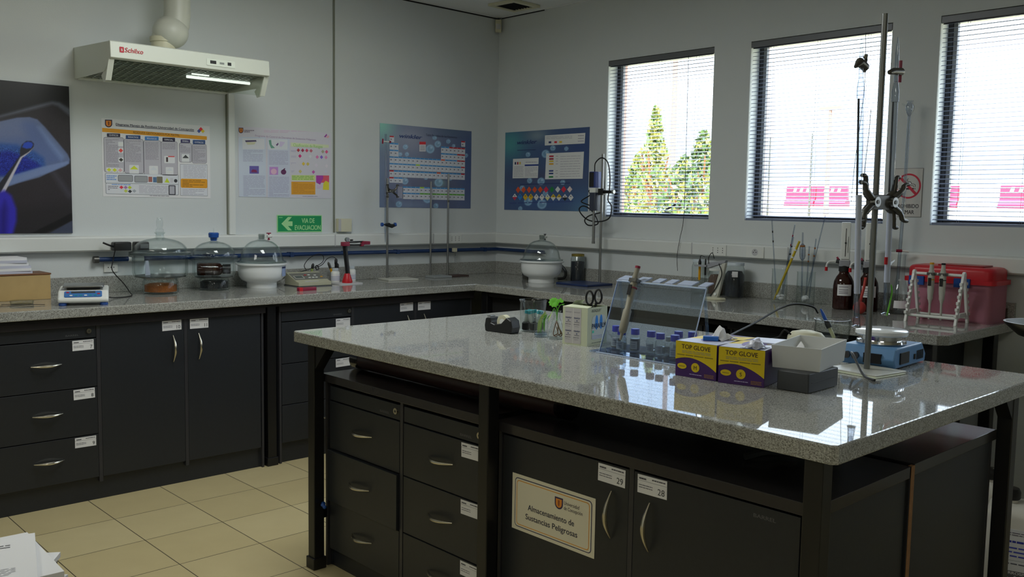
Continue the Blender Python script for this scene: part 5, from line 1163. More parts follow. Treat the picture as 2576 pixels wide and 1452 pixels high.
v = thing('glass_column', 'tall thin glass tube with a funnel head, right of the burette stand', 'glass tube', (-.085, -2.955, H))
MB().tube([(0, -.02, .012), (0, -.033, .55), (0, -.036, .94)], .0075, 'glass_tube', 12).build('tube', v)
MB().lathe([(.0065, .94), (.018, .965), (.020, .985), (.012, 1.0), (.015, 1.012)], 'glass_tube', 16, c=(0, -.036, 0), cap=False).tube(bez([(0, -.03, .985), (0, -.005, .995), (0, .0, 1.0)], 4), .004, 'glass', 8).build('funnel_head', v)

# pipette stand
v = thing('pipette_stand', 'white plastic pipette stand with serrated end frames', 'pipette stand', (-.410, -3.163, H), -88)
WS = .212
def frame_side(x):
    m = MB(); t = .011
    for s in (0, 1):
        a = [(0 if s == 0 else .165, 0), (.018 if s == 0 else .147, 0), (.088, .20), (.082 if s == 0 else .094, .222), (.066 if s == 0 else .098, .222)]
        m.prism([(a[0][0], 0), (a[1][0], 0), ((.078 if s == 0 else .087)+.004, .215), ((.078 if s == 0 else .087)-.004 + (0 if s else -.006), .215)] if s == 0 else [(a[0][0], 0), (a[1][0], 0), (.079, .215), (.093, .215)], x-t/2, x+t/2, 'white_plastic', axis='x')
    m.prism([(.03, .03), (.135, .03), (.118, .05), (.048, .05)], x-t/2, x+t/2, 'white_plastic', axis='x')
    m.cyl((x-t/2, .0825, .213), (x+t/2, .0825, .213), .016, 'white_plastic', 16)
    for k in range(6):
        z = .035+k*.027
        m.box(x-t/2, x+t/2, .078*(z/.215)-.016, .078*(z/.215)+.004, z, z+.013, 'white_plastic').box(x-t/2, x+t/2, .165-.075*(z/.215)-.004, .165-.075*(z/.215)+.016, z, z+.013, 'white_plastic')
    m.build('end_frame', v, bevel=.001)
frame_side(0); frame_side(WS)
for y, z in ((.0825, .213), (.03, .028), (.137, .028)): MB().cyl((0, y, z), (WS, y, z), .0065, 'white_plastic', 12).build('cross_bar', v)
def micropipette(label, loc, rz, ring, tilt, grp='micropipettes on the white stand', fat=False, body='arm_pale'):
    v = thing('micropipette', label, 'micropipette', loc, group=grp, rot=(R(tilt), 0, R(rz)))
    MB().lathe([(.0030, .0), (.0062, .022), (.0120, .027), (.0138, .036), (.0140, .100), (.0108, .105), (.0118, .19), (.0105, .215)] if fat else [(.0045, .0), (.005, .07), (.008, .085), (.0115, .092), (.0115, .105), (.0135, .125), (.0145, .19), (.012, .215)], body, 20).build('body', v)
    MB().rbox(-.017, .017, -.013, .024, .196, .208, .005, 'steel_dull').build('hook', v)
    MB().lathe([(.0105, .213), (.0085, .235), (.0085, .245)], body, 14).build('neck', v); MB().lathe([(.009, .244), (.009, .252), (0, .253)], ring, 14).build('button', v)
    MB().box(-.0015-.006, .006, -.0155, -.0135, .15, .185, 'black').lathe([(.0148, .175), (.0148, .179)], ring, 14, cap=False).build('display', v); return v
micropipette('micropipette with yellow top button, left on the white stand', (-.34, -3.24, H+.012), -88, 'yellow', 0)
micropipette('micropipette with black top button, right on the white stand', (-.34, -3.29, H+.012), -88, 'black', 0)

v = thing('storage_box', 'translucent pink plastic box with a red lid and blue clips', 'storage box', (-.135, -3.265, H), -90)
MB().rbox(-.185, .195, -.094, .105, .0, .175, .03, 'plastic_pink').build('tub', v)
MB().rbox(-.197, .207, -.105, .113, .170, .190, .03, 'red').rbox(-.185, .195, -.094, .105, .190, .245, .04, 'red', top=.02).rbox(-.06, .14, -.06, .06, .243, .252, .01, mat('lid_red', (160, 20, 30), .35)).build('lid', v)
for x in (-.13, .07): MB().rbox(x-.035, x+.035, -.113, -.102, .155, .195, .004, 'blue').build('clip', v)
m = MB(); m.rbox(-.15, -.05, -.05, .06, .005, .06, .02, mat('pink_cloth', (206, 150, 166), .8)).rbox(-.02, .13, -.06, .05, .005, .05, .02, mat('pale_cloth', (216, 196, 196), .8)).rbox(.02, .09, -.086, -.07, .08, .10, .003, 'orange').rbox(-.01, .06, -.088, -.072, .055, .075, .003, 'red'); m.build('contents', v)
v = thing('wall_tile', 'small dark brown block by the wall at the right end of the worktop', 'block', (-.03, -3.44, H)); MB().box(-.008, .008, -.018, .018, 0, .06, 'base_brown').build('body', v, bevel=.001)

# eyewash bowl past the bench end
v = thing('eyewash_station', 'stainless eyewash bowl on a stand at the right edge', 'eyewash', (-.72, -3.83, 0))
MB().lathe([(.0, .915), (.05, .918), (.10, .935), (.145, .975), (.15, .985), (.142, .985), (.10, .945), (.05, .928), (0, .925)], 'steel', 40).build('bowl', v)
MB().cyl((.45, -.02, .01), (.45, -.02, .89), .02, 'steel_dull', 16).tube([(.45, -.02, .88), (.02, 0, .90), (0, 0, .925)], .016, 'steel_dull', 12).lathe([(.11, 0), (.11, .01), (.03, .02)], 'steel_dull', 24, c=(.45, -.02, 0)).build('pedestal', v)
MB().tube(bez([(.0, -.01, .93), (-.02, .03, 1.0), (.04, .05, 1.03), (.06, .045, 1.06)], 5), .010, 'chrome', 10).build('spout', v); MB().cyl((.03, .05, 1.0), (.03, .05, 1.03), .018, 'black', 12).build('nozzle', v)

# jerrycans on the floor right of the island
def jerrycan(label, x, y, rz, w=.24, d=.19, h=.30, capx=-.05):
    v = thing('jerrycan', label, 'container', (x, y, 0), rz, group='white chemical containers on the floor')
    MB().rbox(-w/2, w/2, -d/2, d/2, 0, h, .035, mat('hdpe', (220, 216, 204), .45), top=.04).build('body', v)
    MB().tube(bez([(w*.05, 0, h-.006), (w*.12, 0, h+.035), (w*.3, 0, h+.035), (w*.40, 0, h-.01)], 6), .014, 'hdpe', 10).build('handle', v)
    MB().lathe([(.026, h-.004), (.026, h+.014)], 'hdpe', 20, c=(capx, 0, 0)).build('neck', v)
    MB().lathe([(.031, h+.012), (.034, h+.016), (.034, h+.040), (.028, h+.052), (0, h+.054)], 'black', 24, c=(capx, 0, 0)).build('cap', v)
    b = Board(w*.8, h*.62, 'paper', .0008); W_, H_ = w*.8, h*.62
    b.lines(.01, H_*.95, W_*.55, H_*.87, 2, (80, 70, 90), 1, .35, 5); b.dia(W_*.82, H_*.88, .014, (190, 60, 50), 2).dia(W_*.9, H_*.88, .008, (220, 180, 40), 3)
    b.lines(.01, H_*.8, W_*.6, H_*.72, 1, (40, 50, 150), 1, .5, 6).lines(.01, H_*.68, W_*.9, H_*.44, 3, (60, 70, 170), 1, .35, 7).rect(.0, H_*.40, W_, H_*.395, (120, 120, 130), 1).lines(.01, H_*.36, W_*.9, H_*.30, 1, (80, 80, 90), 1, .35, 8)
    b.poly([(W_*.06, H_*.19), (W_*.74, H_*.19), (W_*.40, H_*.0)], (84, 84, 86), 2).text('CORROSIVO', W_*.40, H_*.125, .010, (216, 216, 216), 3, w=W_*.48, align='c', bold=.02).text('8', W_*.40, H_*.045, .011, (216, 216, 216), 3, align='c', bold=.02)
    b.build('label', v, loc=(-W_/2, -d/2-.0008, h*.14)); return v
jerrycan('nearer white jerrycan with a corrosive label, right of the island leg', -.786, -3.818, -75, .26, .2, .31, -.055)
jerrycan('white jerrycan partly hidden between the island cabinet and its leg', -.588, -3.587, -75, .22, .18, .31, .03)
# ------------------------------------------------------------------ on the island, from the left
v = thing('tape_dispenser', 'black desktop tape dispenser left of the beaker of vials', 'tape dispenser', (-2.105, -2.355, H), -84)
MB().prism([(-.068, 0), (-.072, .022), (-.066, .052), (-.044, .056), (-.040, .036), (-.020, .030), (.012, .036), (.040, .062), (.062, .050), (.068, .024), (.062, 0)], -.026, .026, 'black').build('body', v, bevel=.005, seg=3)
MB().cyl((.008, -.012, .040), (.008, .012, .040), .027, 'cream', 24).cyl((.008, -.0125, .040), (.008, .0125, .040), .013, 'white_plastic', 16).build('tape_roll', v)
MB().box(-.068, -.05, -.014, .014, .055, .060, 'steel').build('cutter', v, bevel=.001)
def beaker(name, label, x, y, r, h, z=H, fill=None, fm=None, grp='beakers'):
    v = thing(name, label, 'beaker', (x, y, z), group=grp); n = 36; P = [(r*.9, 0), (r, .006), (r, h-.008), (r*1.07, h), (r*1.02, h), (r*.96, h-.009), (r*.96, .008), (0, .006)]
    m = MB().lathe(P, 'glass', n)
    for i in range(len(m.v)):                      # pouring lip
        c = m.v[i]; a = math.degrees(math.atan2(c.y, c.x)); e_ = max(0, 1-abs(a+60)/16)
        if c.z > h-.012: m.v[i] = Vector((c.x*(1+.14*e_), c.y*(1+.14*e_), c.z+.0))
    m.build('glass_wall', v)
    MB().lathe([(r*1.02, h-.001), (r*1.07, h+.001), (r*1.02, h+.0015)], 'glass_frost', n, cap=False).build('rim', v)
    if fill: MB().lathe([(r*.94, .007), (r*.94, fill), (0, fill)], fm, 28).build('contents', v)
    return v
beaker('beaker', 'large beaker of small tubes with teal caps, dark stoppers at its bottom', -1.992, -2.402, .049, .122)
m = MB()
for k in range(6):
    a = R(60*k); tag_ = None
for k, (dx, dy, lean) in enumerate(((-.026, .014, 8), (-.022, -.016, -10), (.004, -.026, 14), (.026, .002, -12), (.004, .026, 6), (0, 0, -4), (.016, -.02, 20))):
    v = thing('sample_vial', 'small clear vial with a teal cap standing in the large beaker', 'vial', (-1.992+dx*.9, -2.402+dy*.9, H+.036), group='teal-capped vials in the beaker', rot=(R(lean*.6), R(lean*.5), 0))
    MB().lathe([(.006, 0), (.0075, .003), (.0075, .036)], mat('vial_plastic', (196, 202, 198), .4), 12).build('tube', v); MB().lathe([(.0088, .034), (.0088, .046), (0, .047)], 'teal', 12).build('cap', v)
for k in range(5):
    a = R(72*k+20)
    tag(MB().lathe([(.012, 0), (.0145, .002), (.0145, .026), (.012, .028), (0, .028)], 'rubber', 16).build('rubber_stopper'), 'black rubber stopper at the bottom of the large beaker', 'stopper', 'black stoppers in the large beaker', loc=(-1.992+.029*math.cos(a), -2.402+.029*math.sin(a), H+.0075))
v = beaker('small_beaker', 'small beaker of water with trailing leaves in front of the vials', -2.075, -2.532, .0255, .070, fill=.016, fm='water')
def leafm(m, p, d, L, w, mt_, up=(0, 0, 1)):
    d = Vector(d).normalized(); s = d.cross(Vector(up)).normalized(); p = Vector(p); n = s.cross(d)
    vs = [p]; 
    for t, ww, b in ((.25, .8, .02), (.5, 1, .05), (.75, .7, .03)): c = p+d*L*t+n*b*L; vs += [c-s*w*ww/2-n*.03*L, c, c+s*w*ww/2-n*.03*L]
    vs.append(p+d*L)
    m.add(vs, [(0, 2, 1), (0, 3, 2), (1, 2, 5, 4), (2, 3, 6, 5), (4, 5, 8, 7), (5, 6, 9, 8), (7, 8, 10), (8, 9, 10)], mt_, True)
v = thing('spider_plant_cutting', 'striped green leaf cutting drooping into the small beaker', 'plant', (-2.075, -2.532, H+.008), 0)
m = MB(); m.flat = True
for k, (bx, by, tx, ty, tz) in enumerate(((-.006, .010, .0, -.022, .088), (.004, .004, -.004, -.026, .082), (-.012, -.004, -.004, -.030, .085), (.006, -.012, .0, -.030, .075), (-.002, .016, .002, -.018, .070), (-.010, .0, -.002, -.034, .08))):
    a_ = Vector((tx, ty, tz)); e_ = Vector((bx, by, .004+.003*k)); mid = (a_+e_)/2+Vector((-.004, .004, .010))
    P = bez([a_, mid, e_], 6); n_ = len(P); sd = Vector((.6, -.7, 0))*.5
    vs = []
    for i, p in enumerate(P):
        w_ = .0042*math.sin(PI*(.12+.80*i/(n_-1))); vs += [p-sd*w_*2, p+sd*w_*2]
    m.add(vs, [(2*i, 2*i+1, 2*i+3, 2*i+2) for i in range(n_-1)], 'leaf' if k % 2 else 'leaf_pale', True)
m.build('leaves', v)
v = thing('erlenmeyer_flask', 'erlenmeyer flask holding a rooted green cutting', 'flask', (-2.068, -2.606, H), 0)
MB().lathe([(.030, 0), (.033, .004), (.033, .014), (.018, .062), (.0125, .078), (.0125, .098), (.017, .104), (.0135, .104), (.011, .097), (.011, .078), (.0165, .061), (.031, .014), (.031, .006), (0, .005)], 'glass', 32).build('glass_wall', v)
v = thing('rooted_cutting', 'leafy cutting with brown roots standing in the erlenmeyer flask', 'plant', (-2.068, -2.606, H+.006), 0)
m = MB(); q = random.Random(5)
for k in range(9):
    a = q.uniform(0, 6.28); m.tube(bez([(0, 0, .062), (.008*math.cos(a), .008*math.sin(a), .04), (.021*math.cos(a+.4), .021*math.sin(a+.4), .012), (.018*math.cos(a+1.2), .018*math.sin(a+1.2), .004)], 4), [.0016]*12+[.0008], 'root', 6)
m.build('roots', v)
m = MB(); m.tube(bez([(0, 0, .06), (0, 0, .10), (-.003, .006, .125)], 4), .0018, 'leaf', 6).tube(bez([(0, 0, .06), (.001, -.003, .10), (.003, -.012, .12)], 4), .0014, 'leaf', 6).tube(bez([(0, 0, .08), (-.002, .012, .105), (-.004, .02, .09)], 4), .0012, 'leaf', 6); m.build('stems', v)
m = MB(); m.flat = True
up_ = Vector((-.62, -.60, .50)).normalized(); e1 = up_.cross(Vector((0, 0, 1))).normalized(); e2 = up_.cross(e1)
for k in range(10):
    a = R(36*k); leafm(m, (-.006, .010, .128), e1*math.cos(a)+e2*math.sin(a), .021, .017, 'leaf', up_)
for k in range(5):
    a = R(20+40*k); leafm(m, (.002, -.010, .132), e1*math.cos(a)-e2*math.sin(a)*.5, .016, .010, 'leaf', up_)
leafm(m, (.003, -.012, .12), (0, -1, .1), .026, .012, 'leaf'); leafm(m, (.003, -.012, .12), (.4, -.8, .3), .02, .012, 'leaf'); leafm(m, (-.004, .02, .09), (-.2, .6, -.8), .04, .012, 'leaf'); leafm(m, (-.004, .02, .095), (-.3, .2, -1), .045, .010, 'leaf_pale')
m.build('leaves', v)

# parafilm carton with scissors
v = thing('film_carton', 'pale green PARAFILM carton with an open flap, scissors standing in it', 'box', (-2.136, -2.700, H), 9)
mat('carton', (206, 212, 182), .55); cw, cd, ch = .128, .104, .134     # local +x along the logo face, -y towards the reader
c = MB(); t = .0015
c.box(0, cw, -cd, -cd+t, 0, ch, 'carton').box(0, cw, -t, 0, 0, ch, 'carton').box(0, t, -cd+t, -t, 0, ch, 'carton').box(cw-t, cw, -cd+t, -t, 0, ch, 'carton').box(t, cw-t, -cd+t, -t, 0, t, 'carton')
c.build('carton_body', v)
m = MB(); m.add([(0, -cd, ch), (0, 0, ch), (.045, -.004, ch+.004), (.045, -cd+.01, ch+.002)], [(0, 1, 2, 3)], 'carton').add([(.045, -.002, ch), (.115, -.002, ch), (.11, -.02, ch+.016), (.05, -.02, ch+.018)], [(0, 1, 2, 3)], 'carton').add([(cw, -cd, ch), (cw, 0, ch), (cw-.03, 0, ch+.003), (cw-.03, -cd, ch+.003)], [(0, 1, 2, 3)], 'carton'); m.flat = True; m.build('lid_flaps', v)
b = Board(cw, ch, None)
b.rrect(.028, .020, .118, .105, .02, mat('carton_pale', (206, 216, 214), .5), 1)
for x in (.058, .087): b.disc(x, .080, .0095, (30, 130, 214), 2, ry=.026)
b.text('PARAFILM', .073, .060, .017, (26, 44, 74), 4, w=.088, bold=.025, align='c'); b.text('BOSQUET', .025, .118, .009, (40, 46, 40), 4, w=.062, italic=.2)
b.poly([(.110, .042), (.112, .042), (.116, .06), (.113, .082), (.111, .082), (.113, .06)], (60, 90, 60), 3)
b.rrect(.030, .044, .042, .053, .003, (70, 190, 160), 3).lines(.028, .036, .095, .022, 2, (170, 176, 196), 3, .6, 3).lines(.028, .012, .112, .006, 1, (96, 104, 96), 3, .3, 4); b.build('logo_print', v, loc=(0, -cd, 0))
b = Board(cd, ch, None); mat('print_panel', (196, 192, 190), .5)
b.rrect(.010, .006, .078, ch-.004, .004, 'print_panel', 1); b.rect(.044, .006, .0455, ch-.004, (214, 214, 204), 2)
for x in (.012, .048):
    for y in (.093, .047):
        b.text('PARAFILM', x+.013, y, .0055, (54, 64, 100), 3, w=.024, bold=.03, align='c'); b.rect(x+.010, y-.008, x+.016, y-.005, (70, 80, 110), 3)
        b.lines(x+.003, y-.011, x+.024, y-.013, 1, G3, 3, .8, 5).lines(x-.0005, y-.019, x+.023, y-.021, 1, G3, 3, .8, 6).lines(x+.003, y-.027, x+.02, y-.028, 1, G3, 3, .8, 7)
    b.lines(x, .118, x+.025, .114, 2, G3, 3, .3, 8)
b.build('side_print', v, loc=(0, 0, 0), rot=(0, 0, R(-90)))
v = thing('scissors', 'black-handled scissors standing points down in the PARAFILM carton', 'scissors', (-2.05, -2.768, H+.055), -60)
for s_, oz, oo in ((-1, .0, .0), (1, .006, .004)):
    m = MB(); cx, cz, rx, rz_ = s_*.0155, .108+oz, .0125, .024
    m.tube([(cx+rx*math.cos(R(15*i)), 0, cz+rz_*math.sin(R(15*i))) for i in range(25)], .0038, 'black', 8).tube([(cx-s_*.006, 0, cz-.02), (s_*.002, 0, .06), (0, 0, .045)], [.0045, .005, .004], 'black', 8); m.build('handle', v)
    MB().prism([(0, .05), (s_*.007, .045), (s_*.001, -.045)] if s_ > 0 else [(0, .05), (-.001, -.045), (-.007, .045)], -.001+oo*.3, .0005+oo*.3, 'steel').build('blade', v)

# acrylic shield stand with micropipette
v = thing('acrylic_pipette_stand', 'clear acrylic bench shield with a slotted top edge and blue glint', 'acrylic stand', (-2.19, -2.917, H), -90)
WA = .355                                       # local x to the right, local +y away from the reader
MB().box(-.04, WA+.0, 0, .215, .0, .005, 'acrylic').build('base_sheet', v, bevel=.001)
MB().prism([(.004, .005), (.010, .005), (.094, .236), (.089, .239)], 0, WA, 'acrylic', axis='x').build('slanted_sheet', v)
m = MB(); m.box(-.004, WA, .088, .094, .2355, .2400, mat('edge_highlight', (196, 214, 244), .08)); m.prism([(.004, .005), (.0095, .005), (.0935, .238), (.0895, .238)], WA, WA+.0015, 'edge_highlight', axis='x').prism([(.004, .005), (.0095, .005), (.0935, .238), (.0895, .238)], -.0015, 0, 'edge_highlight', axis='x').box(-.01, WA, -.001, 0, .001, .005, 'edge_highlight'); m.build('painted_glint', v)  # pale strips painted as the light caught by the acrylic edges
m = MB(); xs = [(0, .05), (.075, .115), (.145, .175), (.195, .225), (.245, .300), (.325, WA)]
for a, b_ in xs: MB().prism([(.090, .2405), (.090, .2435), (.130, .254), (.131, .250)], a, b_, mat('acrylic_tab', (168, 180, 204), .15), axis='x').build('flange_tab', v)
MB().prism([(.13, .005), (.136, .005), (.096, .238), (.090, .238)], .004, .012, 'acrylic', axis='x').prism([(.13, .005), (.136, .005), (.096, .238), (.090, .238)], WA-.012, WA-.004, 'acrylic', axis='x').build('strut', v)
b = Board(.20, .02, None); b.text('AROUND', .0, .003, .009, (120, 130, 160), 2, w=.055); b.build('print', v, loc=(.10, .10, .0056), rot=(R(-90), 0, 0))
micropipette('cream micropipette hanging head up on the acrylic shield', (-2.175, -2.998, H+.052), -90, 'maroon', -18.5, None, True, mat('pipette_backlit', (142, 138, 122), .45))  # grey body colour paints in the backlit shade of the cream pipette

def vial_bottle(label, x, y, r=.0175, h=.077, cap='blue_cap', fill=.03, fm='glass_frost', z=H+.0052):
    v = thing('sample_bottle', label, 'bottle', (x, y, z), -70, group='small labelled bottles on the acrylic base')
    MB().lathe([(r*.9, 0), (r, .003), (r, h*.56), (r*.82, h*.66), (r*.5, h*.72), (r*.5, h*.78), (r*.42, h*.78), (r*.42, h*.72), (r*.76, h*.65), (r*.93, h*.55), (r*.93, .004), (0, .003)], 'glass', 24).build('glass_wall', v)
    if fill: MB().lathe([(r*.9, .0035), (r*.9, fill), (0, fill)], fm, 20).build('contents', v)
    MB().lathe([(r*.80, h*.74), (r*.80, h*.985), (r*.76, h), (0, h)], cap, 24).build('cap', v)
    m = MB(); vs = []
    for i in range(9):
        a = R(225+11*i)
        for zz in (h*.10, h*.46): vs.append((r*1.02*math.cos(a), r*1.02*math.sin(a), zz))
    m.flat = True; m.add(vs, [(2*i, 2*i+2, 2*i+3, 2*i+1) for i in range(8)], mat('bottle_label', (206, 204, 198), .6))
    for zz in (.36, .26, .19):
        vs = []
        for i in range(6):
            a = R(238+11*i)
            for dz in (0, .025): vs.append((r*1.035*math.cos(a), r*1.035*math.sin(a), h*(zz+dz)))
        m.add(vs, [(2*i, 2*i+2, 2*i+3, 2*i+1) for i in range(5)], cmat(G2))
    m.build('label', v); return v
mat('liquid_dark', (66, 74, 90), .3); mat('liquid_brown', (150, 120, 100), .4)
vial_bottle('blue-capped bottle, leftmost, right beside the PARAFILM carton', -2.085, -2.904, fm='liquid_brown', fill=.035)
vial_bottle('blue-capped bottle second from the left, under the micropipette tip', -2.118, -2.955, h=.074)
vial_bottle('blue-capped bottle with dark liquid, right one of the left trio', -2.083, -2.985, fm='liquid_dark', fill=.042, h=.075)
vial_bottle('blue-capped bottle at the left of the middle pair', -2.085, -3.054, h=.075, fill=.012)
vial_bottle('blue-capped bottle at the right of the middle pair', -2.095, -3.099, h=.074)
vial_bottle('small beige-capped vial between the middle pair and the glove box', -2.052, -3.099, r=.011, h=.058, cap='cream', fill=.02)
vial_bottle('blue-capped bottle half hidden by the purple glove box', -2.105, -3.165, h=.076, fm='liquid_dark')
vial_bottle('blue-capped bottle behind the half hidden one', -2.045, -3.134, h=.080)
vial_bottle('blue-capped bottle farthest right behind the glove boxes', -2.008, -3.162, h=.078)

# glove boxes
def glove_box(label, loc, rz, size, w=.134, d=.235, h=.102):
    v = thing('glove_box', label, 'glove box', loc, rz, group='yellow and purple glove boxes')
    mat('box_purple', (70, 34, 104), .4); mat('box_yellow', (226, 198, 14), .4); mat('box_white', (206, 210, 232), .4)
    MB().box(0, w, 0, d, 0, h, 'box_purple').build('carton', v, bevel=.0015)
    b = Board(w, h, None); N = 14
    arc = [(w*i/N, h*(.56-.22*(i/N-.35)**2*3 + .06*(0 if i/N < .35 else -(i/N-.35)))) for i in range(N+1)]
    b.poly([(0, h)]+[(x, y) for x, y in arc]+[(w, h)], 'box_yellow', 1)
    b.text('TOP GLOVE', w*.50, h*.80, .0125, (60, 36, 20), 3, w=w*.70, align='c', bold=.015)
    b.lines(w*.16, h*.76, w*.86, h*.67, 2, (150, 140, 96), 3, .45, 9); b.lines(w*.04, h*.64, w*.92, h*.60, 1, (120, 104, 20), 3, .6, 10)
    b.disc(w*.17, h*.30, .0155, 'box_yellow', 3, ry=.0085).lines(w*.10, h*.31, w*.24, h*.28, 1, (110, 90, 40), 4, .6, 11)
    b.disc(w*.50, h*.30, .0135, 'box_yellow', 3).text(size, w*.50, h*.245, .0105, (52, 34, 24), 5, align='c', bold=.008)
    b.lines(w*.36, h*.115, w*.66, h*.085, 1, (180, 170, 206), 3, .6, 12).lines(w*.72, h*.16, w*.95, h*.05, 3, (150, 110, 60), 3, .45, 13)
    b.build('front_print', v, loc=(0, 0, 0))
    m = MB(); m.flat = True; z = h+.0006
    m.add([(.001, .001, z), (w-.001, .001, z), (w-.001, d*.55, z), (.001, d*.30, z)], [(0, 1, 2, 3)], 'box_white').add([(.001, d*.30, z), (w-.001, d*.55, z), (w-.001, d-.001, z), (.001, d*.62, z)], [(0, 1, 2, 3)], 'box_yellow')
    m.add([(w/2+.033*math.cos(R(20*i)), d*.48+.07*math.sin(R(20*i)), z+.0006) for i in range(18)], [tuple(range(18))], mat('box_slot', (126, 110, 170), .5)); m.build('top_print', v); return v
def tissue(label, loc, s, seed, m_='paper', name='glove_tuft'):
    q = random.Random(seed); m = MB(); n = 9; vs = []; m.flat = True
    for j in range(n):
        for i in range(n):
            u, w_ = i/(n-1)-.5, j/(n-1)-.5; vs.append((u*s*1.3+q.uniform(-1, 1)*s*.06, w_*s+q.uniform(-1, 1)*s*.06, max(.0012, s*.55*math.exp(-7*(u*u+w_*w_))*(1+.6*math.sin(9*u+seed)*math.cos(7*w_))+q.uniform(-1, 1)*s*.05)))
    m.add(vs, [(j*n+i, j*n+i+1, (j+1)*n+i+1, (j+1)*n+i) for j in range(n-1) for i in range(n-1)], m_, True)
    o = m.build(name); s_ = o.modifiers.new('thick', 'SOLIDIFY'); s_.thickness = .0012; return tag(o, label, 'glove', loc=loc)
glove_box('purple and yellow TOP GLOVE box, size M, the left one', (-2.318, -3.326, H), -86, 'M')
glove_box('purple and yellow TOP GLOVE box, size S, the right one', (-2.314, -3.470, H), -77, 'S', w=.131)
mat('blue_sheet', (30, 104, 190), .5)
tissue('white and blue glove wrapper sticking up from the size M box', (-2.20, -3.40, H+.1035), .058, 3)
tag(MB().rbox(-.022, .022, -.010, .010, 0, .012, .003, 'blue_sheet').build('blue_wrapper'), 'blue folded wrapper lying on the size M glove box', 'wrapper', loc=(-2.245, -3.395, H+.1035), rz=-60)
tissue('clear plastic wrap tuft on the front corner of the size S box', (-2.265, -3.555, H+.1035), .05, 5, 'sleeve', 'plastic_tuft')
tag(MB().rbox(-.05, .05, -.045, .045, 0, .004, .004, 'box_white').build('paper_slip'), 'white paper slip lying on the size S glove box', 'paper', loc=(-2.13, -3.515, H+.1035), rz=20)

# grey unit with white tray on it
v = thing('power_unit', 'dark grey box under the white tray', 'box', (-2.178, -3.668, H), 2)
MB().rbox(-.088, .088, -.046, .046, .002, .053, .006, 'dark_grey', top=.003).build('housing', v); MB().box(-.07, .07, -.0468, -.044, .026, .0275, 'black').build('seam', v)
v = thing('white_tray', 'white cardboard tray standing on the dark grey box', 'tray', (-2.110, -3.633, H+.0535), 12)
mat('tray_white', (214, 216, 214), .6); m = MB(); a, b_, t, hh = .120, .064, .0025, .062
f_ = 1.0
for s in (-1, 1):
    m.add([(-a, s*b_, 0), (a, s*b_, 0), (a+.004, s*(b_+.004), hh), (-a-.004, s*(b_+.004), hh), (-a, s*(b_-t), 0), (a, s*(b_-t), 0), (a+.004-t, s*(b_+.004-t), hh), (-a-.004+t, s*(b_+.004-t), hh)], [(0, 1, 2, 3), (4, 5, 6, 7), (3, 2, 6, 7), (0, 1, 5, 4)], 'tray_white')
    m.add([(s*a, -b_, 0), (s*a, b_, 0), (s*(a+.004), b_+.004, hh), (s*(a+.004), -b_-.004, hh), (s*(a-t), -b_+t, 0), (s*(a-t), b_-t, 0), (s*(a+.004-t), b_+.004-t, hh), (s*(a+.004-t), -b_-.004+t, hh)], [(0, 1, 2, 3), (4, 5, 6, 7), (3, 2, 6, 7)], 'tray_white')
m.box(-a, a, -b_, b_, 0, .003, 'tray_white'); m.build('tray_body', v)
tissue('crumpled white tissue inside the left end of the white tray', (-2.165, -3.635, H+.0575), .075, 8, 'paper', 'tissue')

# stirrer hotplate
v = thing('magnetic_stirrer', 'light blue magnetic stirrer with a round white plate', 'hotplate stirrer', (-1.62, -3.615, H), 3)
MB().prism([(-.10, .004), (-.115, .03), (-.10, .062), (-.09, .066), (.115, .066), (.15, .028), (.145, .004)], -.085, .085, 'stirrer_blue').build('housing', v, bevel=.004)
MB().lathe([(.074, .067), (.076, .070), (.074, .078), (.062, .080), (.062, .092), (.072, .094)], 'chrome', 36, c=(-.005, 0, 0)).build('chrome_ring', v)
MB().lathe([(.076, .094), (.080, .098), (.079, .108), (.074, .112), (0, .113)], 'porcelain', 40, c=(-.005, 0, 0)).build('top_plate', v)
MB().box(-.07, .0, -.0885, -.084, .015, .05, 'black').build('mains_socket', v); MB().rbox(.045, .058, -.088, -.084, .02, .036, .002, 'black').build('fuse_holder', v); m = MB()
for k in range(6): m.box(.07+k*.010, .074+k*.010, -.0865, -.084, .016, .045, 'black')
m.build('vents', v)
MB().box(-.1165, -.108, -.045, .01, .016, .046, 'black').build('control_panel', v)
for y in (.035, .062): MB().cyl((-.122, y, .034), (-.108, y, .034), .011, 'steel_dull', 14).build('control_knob', v)

